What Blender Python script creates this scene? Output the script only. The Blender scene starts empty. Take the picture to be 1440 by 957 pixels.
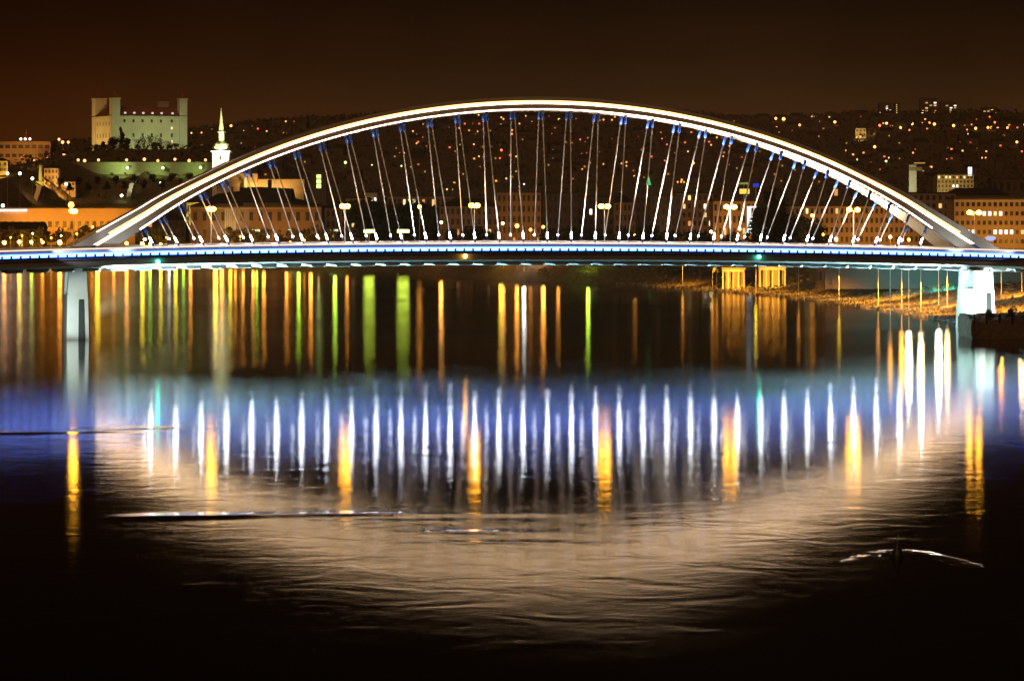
import bpy, math, random
import numpy as np
from mathutils import Vector
random.seed(7)
rng = np.random.RandomState(11)
SC = bpy.context.scene
COL = SC.collection
R = math.radians

# ------------------------------------------------------------------ camera (1440x957 picture units, f in pixels)
F, CH, HY = 4312.0, 34.0, 278.0
def at(px, py, D):
    return Vector(((px - 720) / F * D, D, CH - (py - HY) / F * D))
cam = bpy.data.cameras.new('camera')
camo = bpy.data.objects.new('camera', cam)
COL.objects.link(camo)
camo.location = (0, 0, CH)
camo.rotation_euler = (R(90), 0, 0)
cam.sensor_width = 36
cam.lens = 36 * F / 1440
cam.shift_y = -(478.5 - HY) / 1440
cam.clip_start, cam.clip_end = 1, 20000
SC.camera = camo

# ------------------------------------------------------------------ materials
def nt(m):
    m.use_nodes = True
    n = m.node_tree
    n.nodes.clear()
    return n, n.nodes, n.links
def pbr(name, col, rough=0.7, var=0.25, scale=0.4, metal=0.0, bump=0.0, col2=None):
    m = bpy.data.materials.new(name)
    t, N, L = nt(m)
    o = N.new('ShaderNodeOutputMaterial')
    p = N.new('ShaderNodeBsdfPrincipled')
    g = N.new('ShaderNodeNewGeometry')
    z = N.new('ShaderNodeTexNoise')
    z.inputs['Scale'].default_value = scale
    z.inputs['Detail'].default_value = 5
    mx = N.new('ShaderNodeMix'); mx.data_type = 'RGBA'
    c2 = col2 or tuple(c * (1 - var) for c in col)
    mx.inputs['A'].default_value = (*col, 1)
    mx.inputs['B'].default_value = (*c2, 1)
    L.new(g.outputs['Position'], z.inputs['Vector'])
    L.new(z.outputs['Fac'], mx.inputs['Factor'])
    L.new(mx.outputs['Result'], p.inputs['Base Color'])
    p.inputs['Roughness'].default_value = rough
    p.inputs['Metallic'].default_value = metal
    if bump:
        b = N.new('ShaderNodeBump')
        b.inputs['Distance'].default_value = bump
        L.new(z.outputs['Fac'], b.inputs['Height'])
        L.new(b.outputs['Normal'], p.inputs['Normal'])
    L.new(p.outputs[0], o.inputs[0])
    return m
def emi(name, col, s, sample='AUTO'):
    m = bpy.data.materials.new(name)
    t, N, L = nt(m)
    o = N.new('ShaderNodeOutputMaterial')
    e = N.new('ShaderNodeEmission')
    e.inputs[0].default_value = (*col, 1)
    e.inputs[1].default_value = s
    L.new(e.outputs[0], o.inputs[0])
    m.cycles.emission_sampling = sample
    return m

M = {}
M['white_paint'] = pbr('white_paint', (.78, .77, .75), .45, .12, .6)
M['rib_paint'] = pbr('rib_paint', (.38, .35, .31), .5, .35, .25, col2=(.25, .22, .19))
M['rod'] = pbr('galvanised_rod', (.72, .71, .69), .45, .1, 2)
M['blue'] = pbr('blue_paint', (.02, .085, .42), .4, .2, 1)
M['navy'] = pbr('navy_paint', (.015, .03, .22), .4, .2, 1)
M['steel'] = pbr('grey_steel', (.16, .15, .14), .6, .3, .5)
M['soffit'] = pbr('soffit_paint', (.6, .62, .62), .6, .2, .4)
M['asphalt'] = pbr('asphalt', (.05, .05, .05), .85, .3, 1)
M['concrete'] = pbr('concrete', (.48, .47, .44), .8, .3, .35)
M['darkconcrete'] = pbr('dark_concrete', (.15, .11, .075), .95, .5, .7, bump=1.0, col2=(.02, .017, .014))
M['pole'] = pbr('lamp_pole', (.5, .48, .44), .5, .1, 2)
M['plaster_ochre'] = pbr('ochre_plaster', (.45, .33, .2), .85, .25, .15)
M['plaster_pale'] = pbr('pale_plaster', (.55, .5, .42), .85, .2, .12)
M['plaster_brown'] = pbr('brown_plaster', (.26, .19, .13), .9, .3, .15)
M['plaster_dark'] = pbr('dark_plaster', (.12, .09, .07), .9, .35, .15)
M['castle'] = pbr('castle_plaster', (.60, .58, .50), .9, .14, .09, col2=(.36, .34, .27))
M['roof_red'] = pbr('red_tile', (.32, .09, .05), .85, .4, .3)
M['roof_dark'] = pbr('dark_roof', (.035, .03, .03), .8, .3, .2)
M['stone'] = pbr('old_stone', (.3, .27, .22), .9, .35, .3)
M['glass'] = pbr('dark_window', (.02, .018, .016), .35, .2, 1)
M['dim'] = pbr('shutter', (.07, .05, .035), .7, .3, 1)
M['bark'] = pbr('bark', (.06, .045, .03), .95, .3, 3)
M['leaf'] = pbr('leaves', (.13, .10, .035), .8, .6, .25)
M['leaf_dark'] = pbr('dark_leaves', (.035, .04, .02), .85, .6, .25)
M['bare'] = pbr('bare_twigs', (.09, .07, .045), .9, .4, .3)
M['copper'] = pbr('green_copper', (.45, .52, .4), .6, .2, .4)
M['buoy'] = pbr('buoy_paint', (.012, .02, .014), .5, .3, 3)
M['black'] = pbr('black_rubber', (.012, .012, .012), .7, .2, 3)

# lights that are seen, plus glows standing in for lit edges and traffic
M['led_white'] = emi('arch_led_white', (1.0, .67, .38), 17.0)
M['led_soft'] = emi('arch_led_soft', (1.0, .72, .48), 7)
M['glow_warm'] = emi('arch_warm_glow', (1.0, .46, .11), 6)
M['edge_glow'] = emi('arch_edge_glow', (1.0, .72, .46), 16)
M['led_blue'] = emi('walkway_led_blue', (.045, .165, 1.0), 19)
M['walk_white'] = emi('walkway_tube_white', (.70, .85, 1.0), 1.3)
M['rail_glow'] = emi('deck_rail_glow', (1.0, .78, .62), 1.25)
M['hang_lamp'] = emi('hanger_spot', (.90, .95, 1.0), 85)
M['hang_lamp_far'] = emi('hanger_spot_far', (.88, .95, 1.0), 75)
M['sodium'] = emi('sodium_lamp', (1.0, .42, .028), 60)
M['nav_green'] = emi('nav_green', (.05, 1.0, .6), 22)
M['nav_amber'] = emi('nav_amber', (1.0, .5, .05), 30)

# ------------------------------------------------------------------ mesh builder
class MB:
    def __init__(s):
        s.v, s.f, s.m, s.sm = [], [], [], False
    def quad(s, a, b, c, d, m=0):
        i = len(s.v); s.v += [tuple(a), tuple(b), tuple(c), tuple(d)]; s.f.append((i, i+1, i+2, i+3)); s.m.append(m)
    def box(s, x0, x1, y0, y1, z0, z1, m=0):
        i = len(s.v)
        s.v += [(x0,y0,z0),(x1,y0,z0),(x1,y1,z0),(x0,y1,z0),(x0,y0,z1),(x1,y0,z1),(x1,y1,z1),(x0,y1,z1)]
        for q in ((0,3,2,1),(4,5,6,7),(0,1,5,4),(1,2,6,5),(2,3,7,6),(3,0,4,7)):
            s.f.append(tuple(i+k for k in q)); s.m.append(m)
        return s
    def frustum(s, x, y, z0, z1, a0, b0, a1, b1, m=0):
        i = len(s.v)
        for (a, b, z) in ((a0, b0, z0), (a1, b1, z1)):
            s.v += [(x-a,y-b,z),(x+a,y-b,z),(x+a,y+b,z),(x-a,y+b,z)]
        for q in ((0,3,2,1),(4,5,6,7),(0,1,5,4),(1,2,6,5),(2,3,7,6),(3,0,4,7)):
            s.f.append(tuple(i+k for k in q)); s.m.append(m)
        return s
    def loft(s, rings, m=0, cap=True, closed=True):
        n = len(rings[0]); i = len(s.v)
        for r in rings: s.v += [tuple(p) for p in r]
        for k in range(len(rings)-1):
            for j in range(n if closed else n-1):
                j2 = (j+1) % n
                s.f.append((i+k*n+j, i+k*n+j2, i+(k+1)*n+j2, i+(k+1)*n+j)); s.m.append(m)
        if cap and closed:
            s.f.append(tuple(i+j for j in reversed(range(n)))); s.m.append(m)
            s.f.append(tuple(i+(len(rings)-1)*n+j for j in range(n))); s.m.append(m)
        return s
    def tube(s, pts, rad, n=8, m=0):
        pts = [Vector(p) for p in pts]
        rad = rad if isinstance(rad, (list, tuple)) else [rad]*len(pts)
        rings = []
        for k, p in enumerate(pts):
            d = (pts[min(k+1, len(pts)-1)] - pts[max(k-1, 0)]).normalized()
            u = d.cross(Vector((0,0,1)))
            if u.length < .05: u = Vector((1,0,0))
            u.normalize(); w = d.cross(u)
            rings.append([p + (u*math.cos(2*math.pi*j/n) + w*math.sin(2*math.pi*j/n))*rad[k] for j in range(n)])
        return s.loft(rings, m)
    def lathe(s, prof, n=12, x=0, y=0, m=0):
        return s.loft([[(x+r*math.cos(2*math.pi*j/n), y+r*math.sin(2*math.pi*j/n), z) for j in range(n)] for r, z in prof], m)
    def ball(s, c, r, n=6, k=4, m=0, sz=1.0):
        c = Vector(c)
        rings = []
        for a in range(k+1):
            t = math.pi*a/k; rr = max(r*math.sin(t), r*.05)
            rings.append([c + Vector((rr*math.cos(2*math.pi*j/n), rr*math.sin(2*math.pi*j/n), -r*sz*math.cos(t))) for j in range(n)])
        return s.loft(rings, m)
    def build(s, name, mats, parent=None, loc=None, rz=0.0, smooth=False):
        me = bpy.data.meshes.new(name)
        me.from_pydata(s.v, [], s.f)
        if not isinstance(mats, (list, tuple)): mats = [mats]
        for q in mats: me.materials.append(q)
        if len(mats) > 1: me.polygons.foreach_set('material_index', s.m)
        if smooth: me.polygons.foreach_set('use_smooth', [True]*len(me.polygons))
        me.update()
        return link(name, me, parent, loc, rz)
def link(name, me, parent=None, loc=None, rz=0.0):
    o = bpy.data.objects.new(name, me)
    COL.objects.link(o)
    if parent: o.parent = parent
    if loc is not None: o.location = loc
    if rz: o.rotation_euler = (0, 0, rz)
    return o
def tag(o, label=None, cat=None, group=None, kind=None):
    if label: o['label'] = label
    if cat: o['category'] = cat
    if group: o['group'] = group
    if kind: o['kind'] = kind
    return o
def thing(name, label, cat, loc=(0,0,0), rz=0.0, group=None):
    o = link(name, None, None, loc, rz)
    o.empty_display_size = 1
    return tag(o, label, cat, group)
def spot(name, loc, target, power, col, size=60, blend=.6, soft=.3):
    l = bpy.data.lights.new(name, 'SPOT')
    l.energy = power; l.color = col; l.spot_size = R(size); l.spot_blend = blend; l.shadow_soft_size = soft
    o = link(name, l, None, loc)
    o.rotation_euler = (Vector(target) - Vector(loc)).to_track_quat('-Z', 'Y').to_euler()
    return o

# ------------------------------------------------------------------ night sky and city glow
w = bpy.data.worlds.new('World'); SC.world = w
w.use_nodes = True
T = w.node_tree; T.nodes.clear()
wo = T.nodes.new('ShaderNodeOutputWorld')
bg1 = T.nodes.new('ShaderNodeBackground'); bg2 = T.nodes.new('ShaderNodeBackground')
sky = T.nodes.new('ShaderNodeTexSky'); sky.sky_type = 'NISHITA'; sky.sun_disc = False
sky.sun_elevation = R(-6); sky.sun_rotation = R(180)
bg1.inputs[1].default_value = 0.01
T.links.new(sky.outputs[0], bg1.inputs[0])
tc = T.nodes.new('ShaderNodeTexCoord'); sx = T.nodes.new('ShaderNodeSeparateXYZ')
T.links.new(tc.outputs['Generated'], sx.inputs[0])
ramp = T.nodes.new('ShaderNodeValToRGB')
mp = T.nodes.new('ShaderNodeMapRange')
mp.inputs['From Min'].default_value = 0.0; mp.inputs['From Max'].default_value = 0.14
T.links.new(sx.outputs[2], mp.inputs[0]); T.links.new(mp.outputs[0], ramp.inputs[0])
els = ramp.color_ramp.elements
els[0].position = 0.0; els[0].color = (.060, .026, .0085, 1)
els[1].position = 1.0; els[1].color = (.0012, .0005, .0003, 1)
for p, c in ((.10, (.050, .021, .0065)), (.20, (.036, .0145, .0042)), (.32, (.018, .0068, .0018)), (.45, (.0085, .0030, .0009)), (.62, (.0030, .0012, .0005))):
    e = els.new(p); e.color = (*c, 1)
# the city glow is redder over the old town in the west (left)
mpx = T.nodes.new('ShaderNodeMapRange')
mpx.inputs['From Min'].default_value = -.17; mpx.inputs['From Max'].default_value = -.02
T.links.new(sx.outputs[0], mpx.inputs[0])
mixs = T.nodes.new('ShaderNodeMix'); mixs.data_type = 'RGBA'; mixs.blend_type = 'MULTIPLY'
inv = T.nodes.new('ShaderNodeMath'); inv.operation = 'SUBTRACT'; inv.inputs[0].default_value = 1
T.links.new(mpx.outputs[0], inv.inputs[1]); T.links.new(inv.outputs[0], mixs.inputs['Factor'])
T.links.new(ramp.outputs[0], mixs.inputs['A']); mixs.inputs['B'].default_value = (1.0, .55, .22, 1)
nz = T.nodes.new('ShaderNodeTexNoise'); nz.inputs['Scale'].default_value = 22; nz.inputs['Detail'].default_value = 4
T.links.new(tc.outputs['Generated'], nz.inputs['Vector'])
mr = T.nodes.new('ShaderNodeMapRange'); mr.inputs['To Min'].default_value = .6; mr.inputs['To Max'].default_value = 1.4
T.links.new(nz.outputs['Fac'], mr.inputs[0])
T.links.new(mixs.outputs['Result'], bg2.inputs[0]); T.links.new(mr.outputs[0], bg2.inputs[1])
add = T.nodes.new('ShaderNodeAddShader')
T.links.new(bg1.outputs[0], add.inputs[0]); T.links.new(bg2.outputs[0], add.inputs[1]); T.links.new(add.outputs[0], wo.inputs[0])
sun = bpy.data.lights.new('city_glow', 'SUN'); sun.energy = .6; sun.color = (1, .52, .22); sun.angle = R(40)
so = link('city_glow', sun); so.rotation_euler = (R(62), 0, R(-18))

# ------------------------------------------------------------------ ground height
BANK = [(-1800, 2050), (-800, 1850), (-413, 1745), (-236.8, 1647), (-119, 1511), (-51.8, 1396), (5.9, 1264), (61.6, 1154), (92.3, 1047), (107.4, 964.6), (116, 878), (119, 828), (121, 790), (150, 735), (220, 640), (420, 560), (1800, 400)]
BX = np.array([p[0] for p in BANK]); BY = np.array([p[1] for p in BANK])
RIDX = [-400, 0, 130, 270, 330, 430, 560, 700, 800, 950, 1050, 1100, 1180, 1250, 1320, 1380, 1440, 1900]
RIDY = [215, 207, 200, 184, 178, 170, 163, 161, 161, 163, 168, 168, 166, 163, 161, 162, 161, 165]
def sstep(a, b, x):
    t = np.clip((x-a)/(b-a), 0, 1); return t*t*(3-2*t)
def bankdist(X, Y):
    X = np.asarray(X, float); Y = np.asarray(Y, float)
    d = np.full(X.shape, 1e9)
    for (x0, y0), (x1, y1) in zip(BANK[:-1], BANK[1:]):
        dx, dy = x1-x0, y1-y0
        t = np.clip(((X-x0)*dx + (Y-y0)*dy)/(dx*dx+dy*dy), 0, 1)
        d = np.minimum(d, np.hypot(X-x0-t*dx, Y-y0-t*dy))
    return np.where(Y > np.interp(X, BX, BY), d, -d)
def ground(X, Y):
    X = np.asarray(X, float); Y = np.asarray(Y, float)
    d = bankdist(X, Y)
    W = 10 + 45*sstep(20, 100, X)
    z = np.where(d > 0, .3 + 5.9*sstep(0, 1, d/W), np.maximum(-3, d*.3))
    z = z + 1.2*sstep(80, 300, d)
    px = 720 + F*X/np.maximum(Y, 1)
    ridge = CH + (HY - np.interp(px, RIDX, RIDY))*4500/F
    z = z + (ridge - 7.4)*sstep(2350, 4500, Y)*(1 - .5*sstep(4500, 6500, Y))
    dx = np.where(X > -300, (X+300)/.45, (X+300)/1.6)
    dy = (Y-2745)/(1 + .6*sstep(-330, -400, X))
    r = np.hypot(dx, dy)
    z = np.maximum(z, -20 + (95 - 15*sstep(-335, -420, X))*sstep(520, 150, r))
    bumps = 1.6*np.sin(X*.031+Y*.013)+1.3*np.sin(X*.017-Y*.027+1.3)
    return z + bumps*sstep(2400, 3000, Y)
def gz(x, y): return float(ground(x, y))
def cast(px, py, d0=1750, d1=4700):
    D = np.arange(d0, d1, 4.0)
    zr = CH - (py-HY)/F*D
    hit = np.nonzero(ground((px-720)/F*D, D) >= zr)[0]
    return float(D[hit[0]]) if len(hit) else None

def gridmesh(name, xs, ys, zf, mat, kind, smooth=True):
    XX, YY = np.meshgrid(xs, ys)
    ZZ = zf(XX, YY)
    nx, ny = len(xs), len(ys)
    v = np.stack([XX.ravel(), YY.ravel(), ZZ.ravel()], 1)
    a = (np.arange(ny-1)[:, None]*nx + np.arange(nx-1)[None]).ravel()
    f = np.stack([a, a+1, a+1+nx, a+nx], 1)
    me = bpy.data.meshes.new(name)
    me.from_pydata(v.tolist(), [], f.tolist())
    me.materials.append(mat)
    if smooth: me.polygons.foreach_set('use_smooth', [True]*len(me.polygons))
    return tag(link(name, me), kind=kind)
M['ground'] = pbr('bank_soil', (.24, .17, .09), .95, .5, .32, bump=1.2, col2=(.03, .025, .012))
xs = np.concatenate([np.arange(-2200, -520, 60), np.arange(-520, 300, 6), np.arange(300, 2300, 60)])
ys = np.concatenate([np.arange(400, 640, 30), np.arange(640, 1760, 7), np.arange(1760, 3000, 24), np.arange(3000, 7200, 60)])
gridmesh('ground', xs, ys, lambda X, Y: ground(X, Y), M['ground'], 'structure')

# ------------------------------------------------------------------ river
def water_mat():
    m = bpy.data.materials.new('river_water')
    t, N, L = nt(m)
    o = N.new('ShaderNodeOutputMaterial')
    gl = N.new('ShaderNodeBsdfAnisotropic') if hasattr(bpy.types, 'ShaderNodeBsdfAnisotropic') else N.new('ShaderNodeBsdfGlossy')
    gl.distribution = 'BECKMANN'
    gl.inputs['Color'].default_value = (1, .985, .96, 1)
    df = N.new('ShaderNodeBsdfDiffuse'); df.inputs[0].default_value = (.004, .004, .003, 1)
    fr = N.new('ShaderNodeFresnel'); fr.inputs['IOR'].default_value = 1.33
    mx = N.new('ShaderNodeMixShader')
    g = N.new('ShaderNodeNewGeometry')
    sep = N.new('ShaderNodeSeparateXYZ'); L.new(g.outputs['Position'], sep.inputs[0])
    # roughness: smoother near the camera, choppier far out where the wind reaches the stream
    mr = N.new('ShaderNodeMapRange'); mr.interpolation_type = 'SMOOTHSTEP'
    mr.inputs['From Min'].default_value = 300; mr.inputs['From Max'].default_value = 900
    mr.inputs['To Min'].default_value = WR[0]; mr.inputs['To Max'].default_value = WR[1]
    L.new(sep.outputs[1], mr.inputs[0])
    # slow patches of different chop
    mpg = N.new('ShaderNodeMapping'); mpg.inputs['Scale'].default_value = (.03, .012, 1)
    L.new(g.outputs['Position'], mpg.inputs[0])
    n1 = N.new('ShaderNodeTexNoise'); n1.inputs['Scale'].default_value = 1; n1.inputs['Detail'].default_value = 4
    L.new(mpg.outputs[0], n1.inputs['Vector'])
    m2 = N.new('ShaderNodeMapRange'); m2.inputs['From Min'].default_value = .3; m2.inputs['From Max'].default_value = .7
    m2.inputs['To Min'].default_value = .82; m2.inputs['To Max'].default_value = 1.2
    L.new(n1.outputs['Fac'], m2.inputs[0])
    mu = N.new('ShaderNodeMath'); mu.operation = 'MULTIPLY'
    L.new(mr.outputs[0], mu.inputs[0]); L.new(m2.outputs[0], mu.inputs[1])
    L.new(mu.outputs[0], gl.inputs['Roughness'])
    # ripples: two scales, stronger near the camera
    def rip(sx_, sy_, rot):
        a = N.new('ShaderNodeMapping'); a.inputs['Scale'].default_value = (sx_, sy_, 1); a.inputs['Rotation'].default_value = (0, 0, R(rot))
        L.new(g.outputs['Position'], a.inputs[0])
        q = N.new('ShaderNodeTexNoise'); q.inputs['Scale'].default_value = 1; q.inputs['Detail'].default_value = 2.5; q.inputs['Roughness'].default_value = .5; q.inputs['Distortion'].default_value = 1.1
        L.new(a.outputs[0], q.inputs['Vector'])
        return q
    ra, rb = rip(.10, .105, 7), rip(.32, .30, -12)
    sc = N.new('ShaderNodeMath'); sc.operation = 'MULTIPLY_ADD'; sc.inputs[1].default_value = .22
    L.new(rb.outputs['Fac'], sc.inputs[0]); L.new(ra.outputs['Fac'], sc.inputs[2])
    st = N.new('ShaderNodeMapRange'); st.interpolation_type = 'SMOOTHSTEP'
    st.inputs['From Min'].default_value = 300; st.inputs['From Max'].default_value = 620
    st.inputs['To Min'].default_value = 1.0; st.inputs['To Max'].default_value = .06
    L.new(sep.outputs[1], st.inputs[0])
    b = N.new('ShaderNodeBump'); b.inputs['Distance'].default_value = WB
    L.new(st.outputs[0], b.inputs['Strength'])
    L.new(sc.outputs[0], b.inputs['Height'])
    L.new(b.outputs[0], gl.inputs['Normal'])
    L.new(b.outputs[0], fr.inputs['Normal'])
    L.new(fr.outputs[0], mx.inputs[0]); L.new(df.outputs[0], mx.inputs[1]); L.new(gl.outputs[0], mx.inputs[2])
    L.new(mx.outputs[0], o.inputs[0])
    return m
WR = (.094, .145)
WB = .038
M['water'] = water_mat()
def wl(y): return CH*F/(y-HY)                   # distance of a water point
def ridgef(X, Y):
    px = 720 + F*X/np.maximum(Y, 30)
    z = np.zeros_like(X)
    def add(cy, wd, amp, fade):
        return amp*fade*np.exp(-((Y-cy)/wd)**2)
    wob = .8*np.sin(X*.21)+.5*np.sin(X*.47+1)+.35*np.sin(X*.93+2)
    mod = .75+.3*np.sin(X*.33+.6)+.2*np.sin(X*.81)
    z += add(444 + px*.022 + wob*.8, 2.6, .085, mod*sstep(340, 60, px))
    z += add(448.5 + px*.022 + wob, 2.2, -.06, mod*sstep(90, 170, px)*sstep(350, 240, px))
    base = 326.5 + np.interp(px, [150, 480, 850], [0, 3.8, 3.2]) + wob*.35
    z += add(base, np.interp(px, [150, 300, 500, 850], [2.8, 2.4, 1.6, 1.0]), np.interp(px, [130, 250, 330, 520, 860], [0, .12, .10, .045, .0]), mod)
    z += add(base-4.2, 1.9, -.025, mod*sstep(200, 320, px)*sstep(900, 600, px))
    z += add(312.5 - ((px-655)/62)**2*1.1, 1.6, .05, sstep(540, 600, px)*sstep(800, 720, px))
    z += add(303 - ((px-700)/90)**2*1.6, 1.3, .03, sstep(520, 640, px)*sstep(900, 780, px))
    return z
wx = np.concatenate([np.arange(-2400, -200, 80), np.arange(-200, 200, 3.0), np.arange(200, 2500, 80)])
wy = np.concatenate([np.arange(-200, 200, 40), np.arange(200, 290, 6), np.arange(290, 345, .5), np.arange(345, 425, 5), np.arange(425, 465, .8), np.arange(465, 700, 20), np.arange(700, 2300, 80)])
gridmesh('river', wx, wy, ridgef, M['water'], 'structure')

# ------------------------------------------------------------------ the arch bridge (local axes: s along, v across (+ away from camera), z up)
BXC, BYC, TH = 7.218, 770.0, .22564
ZD, WH, INC, SB = 22.5, 7.357, .16219, 6.10472
def bw(s, v, z):
    return Vector((BXC + s*math.cos(TH) - v*math.sin(TH), BYC + s*math.sin(TH) + v*math.cos(TH), z))
def zdk(s): return ZD - 1.67*(s/120)**2 - .55*(s/120)
def s_for(px, v):                              # the s on the line v = const that lies in this direction
    k = (px-720)/F
    return (k*(BYC + v*math.cos(TH)) - BXC + v*math.sin(TH)) / (math.cos(TH) - k*math.sin(TH))
bridge = thing('arch_bridge', 'long white arch bridge over the river with fanned hangers and glowing light lines', 'bridge', (BXC, BYC, 0), TH)
S0, S1 = -330.0, 330.0
st = np.linspace(S0, S1, 133)
def sweep(prof, s_list=st, dz=True):
    return [[(s, v, z + (zdk(s)-ZD if abs(s) < 340 else 0)) for v, z in prof] for s in s_list]
MB().loft(sweep([(-12, 21.9), (12, 21.9), (12, 22.4), (-12, 22.4)])).build('deck_slab', M['concrete'], bridge)
MB().loft(sweep([(-6.2, 22.404), (6.2, 22.404), (6.2, 22.45), (-6.2, 22.45)])).build('carriageway', M['asphalt'], bridge)
MB().loft(sweep([(-.35, 22.46), (.35, 22.46), (.25, 23.1), (-.25, 23.1)])).build('median_barrier', M['concrete'], bridge)
for sgn in (-1, 1):
    MB().loft(sweep([(sgn*6.5-.2, 22.41), (sgn*6.5+.2, 22.41), (sgn*6.5+.12, 23.2), (sgn*6.5-.12, 23.2)])).build('crash_barrier', M['white_paint'], bridge)
    # girder below the deck edge, with a shadow gap
    v0, v1 = (-11.6, -9.0) if sgn < 0 else (9.0, 11.6)
    MB().loft(sweep([(v0, 18.7), (v1, 18.2), (v1, 21.88), (v0, 21.88)])).build('edge_girder', M['steel'], bridge)
    # walkway light line and its comb of brackets
    a, b = (-12.22, -12.02) if sgn < 0 else (12.02, 12.22)
    MB().loft(sweep([(a, 20.9), (b, 20.9), (b, 21.16), (a, 21.16)])).build('blue_light_line', M['led_blue'], bridge)
    MB().loft(sweep([(a, 21.165), (b, 21.165), (b, 21.64), (a, 21.64)])).build('walkway_light', M['walk_white'], bridge)
    MB().loft(sweep([(a, 21.645), (b, 21.645), (b, 21.8), (a, 21.8)])).build('blue_light_line', M['led_blue'], bridge)
    rings = []
    a, b = (-12.36, -12.24) if sgn < 0 else (12.24, 12.36)
    s = S0
    while s < S1:
        for s2, zt in ((s, 21.0), (s+1.72, 21.0), (s+1.74, 21.5), (s+2.18, 21.5)):
            dz = zdk(s2)-ZD
            rings.append([(s2, a, 20.35+dz), (s2, b, 20.35+dz), (s2, b, zt+dz), (s2, a, zt+dz)])
        s += 2.2
    MB().loft(rings).build('fascia_rail', M['navy'], bridge)
    a, b = (-12.36, -11.5) if sgn < 0 else (11.5, 12.36)
    MB().loft(sweep([(a, 20.2), (b, 20.2), (b, 20.345), (a, 20.345)])).build('shade_ledge', M['steel'], bridge)  # ledge added to shade the girder from the blue line
    a, b = (-11.9, -11.7) if sgn < 0 else (11.7, 11.9)
    MB().loft(sweep([(a, 22.41), (b, 22.41), (b, 22.55), (a, 22.55)])).build('parapet_kerb', M['white_paint'], bridge)
    MB().loft(sweep([(a, 22.62), (b, 22.62), (b, 22.95), (a, 22.95)])).build('glow_rail', M['rail_glow'], bridge)  # glowing rail added in place of the traffic's light along the deck
# soffit plates between cross ribs: their lower lips catch the lamps on the piers
k = 0
for kk in range(-24, 25):
    s = kk*SB
    a, b = s + .9, s + SB - .9
    da, db = zdk(a)-ZD, zdk(b)-ZD
    MB().loft([[(a+.8, -8.6, 17.3+da), (a, -7.9, 17.25+da), (a, 7.9, 17.25+da), (a+.8, 8.6, 17.3+da), (a, 8.8, 18.1+da), (a, -8.8, 18.1+da)],
               [(b-.8, -8.6, 17.3+db), (b, -7.9, 17.25+db), (b, 7.9, 17.25+db), (b-.8, 8.6, 17.3+db), (b, 8.8, 18.1+db), (b, -8.8, 18.1+db)]]).build('soffit_plate', M['soffit'], bridge)

# arch curve (lower edge) as K -> (s, z)
def arch_pt(K):
    return 7.22439*K - .00378*K**3, ZD + 33.36484 - .12953*K**2 + .00006*K**4
Ks = np.linspace(-15.5, 15.5, 80)
low = [arch_pt(k) for k in Ks]
top = []
for i in range(len(low)):
    p = Vector(low[max(i-1, 0)]); q = Vector(low[min(i+1, len(low)-1)])
    t = (q-p).normalized(); sth = 3.25 + 1.1*float(sstep(80, 100, abs(low[i][0])))
    top.append((low[i][0]-t.y*sth, low[i][1]+t.x*sth))
def foot(sg, dz):                              # straight run down to the deck, widening
    L0, T0 = Vector(low[0 if sg < 0 else -1]), Vector(top[0 if sg < 0 else -1])
    L1, T1 = Vector((sg*110.5, 19.4+dz)), Vector((sg*121.5, 19.4+dz))
    return [(tuple(L0.lerp(L1, f)), tuple(T0.lerp(T1, f))) for f in (.25, .5, .75, 1)]
fl, fr2 = foot(-1, .6), foot(1, 0)
low = [p[0] for p in reversed(fl)] + low + [p[0] for p in fr2]
top = [p[1] for p in reversed(fl)] + top + [p[1] for p in fr2]
ci, si = 1/math.sqrt(1+INC*INC), INC/math.sqrt(1+INC*INC)
def arch_p(sgn, s, z, off):                    # point in the leaning arch plane, off = sideways (+ outward from the bridge axis)
    v = sgn*(WH - INC*(z-ZD))
    return (s, v + sgn*off*ci, z + off*si)
def band(sgn, f0, f1, side, proud, i0=0, i1=None):
    m = MB(); rings = []
    for i in range(i0, i1 or len(low)):
        L_, T_ = Vector(low[i]), Vector(top[i])
        pts = []
        for fr_, o in ((f0, .9*side), (f1, .9*side), (f1, (.9+proud)*side), (f0, (.9+proud)*side)):
            q = L_.lerp(T_, fr_)
            pts.append(arch_p(sgn, q.x, q.y, o))
        rings.append(pts)
    return m.loft(rings)
nL = len(low)
for sgn in (-1, 1):
    rings = []
    for i in range(nL):
        L_, T_ = low[i], top[i]
        rings.append([arch_p(sgn, *L_, -.9), arch_p(sgn, *L_, .9), arch_p(sgn, *T_, .9), arch_p(sgn, *T_, -.9)])
    rib = MB().loft(rings).build('arch_rib', M['rib_paint'], bridge)
    a0 = 1
    for side in (1, -1):
        band(sgn, .44, .54, side, .03, 0, a0+1).build('groove_panel', M['blue'], rib)
        band(sgn, .44, .54, side, .03, nL-a0-1, nL).build('groove_panel', M['blue'], rib)
    near = sgn < 0
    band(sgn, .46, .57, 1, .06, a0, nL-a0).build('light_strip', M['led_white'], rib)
    band(sgn, .61, .70, 1, .05, a0+1, nL-a0-1).build('warm_fringe_glow', M['glow_warm'], rib)  # emissive band imitating sodium light on the upper flange
    band(sgn, .005, .065, 1, .06, 3, nL-3).build('edge_glow_strip', M['edge_glow'], rib)  # emissive band imitating uplight caught by the lower flange
    band(sgn, .89, .95, -1, .05, 2, nL-2).build('edge_glow_strip', M['led_soft'], rib)

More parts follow.
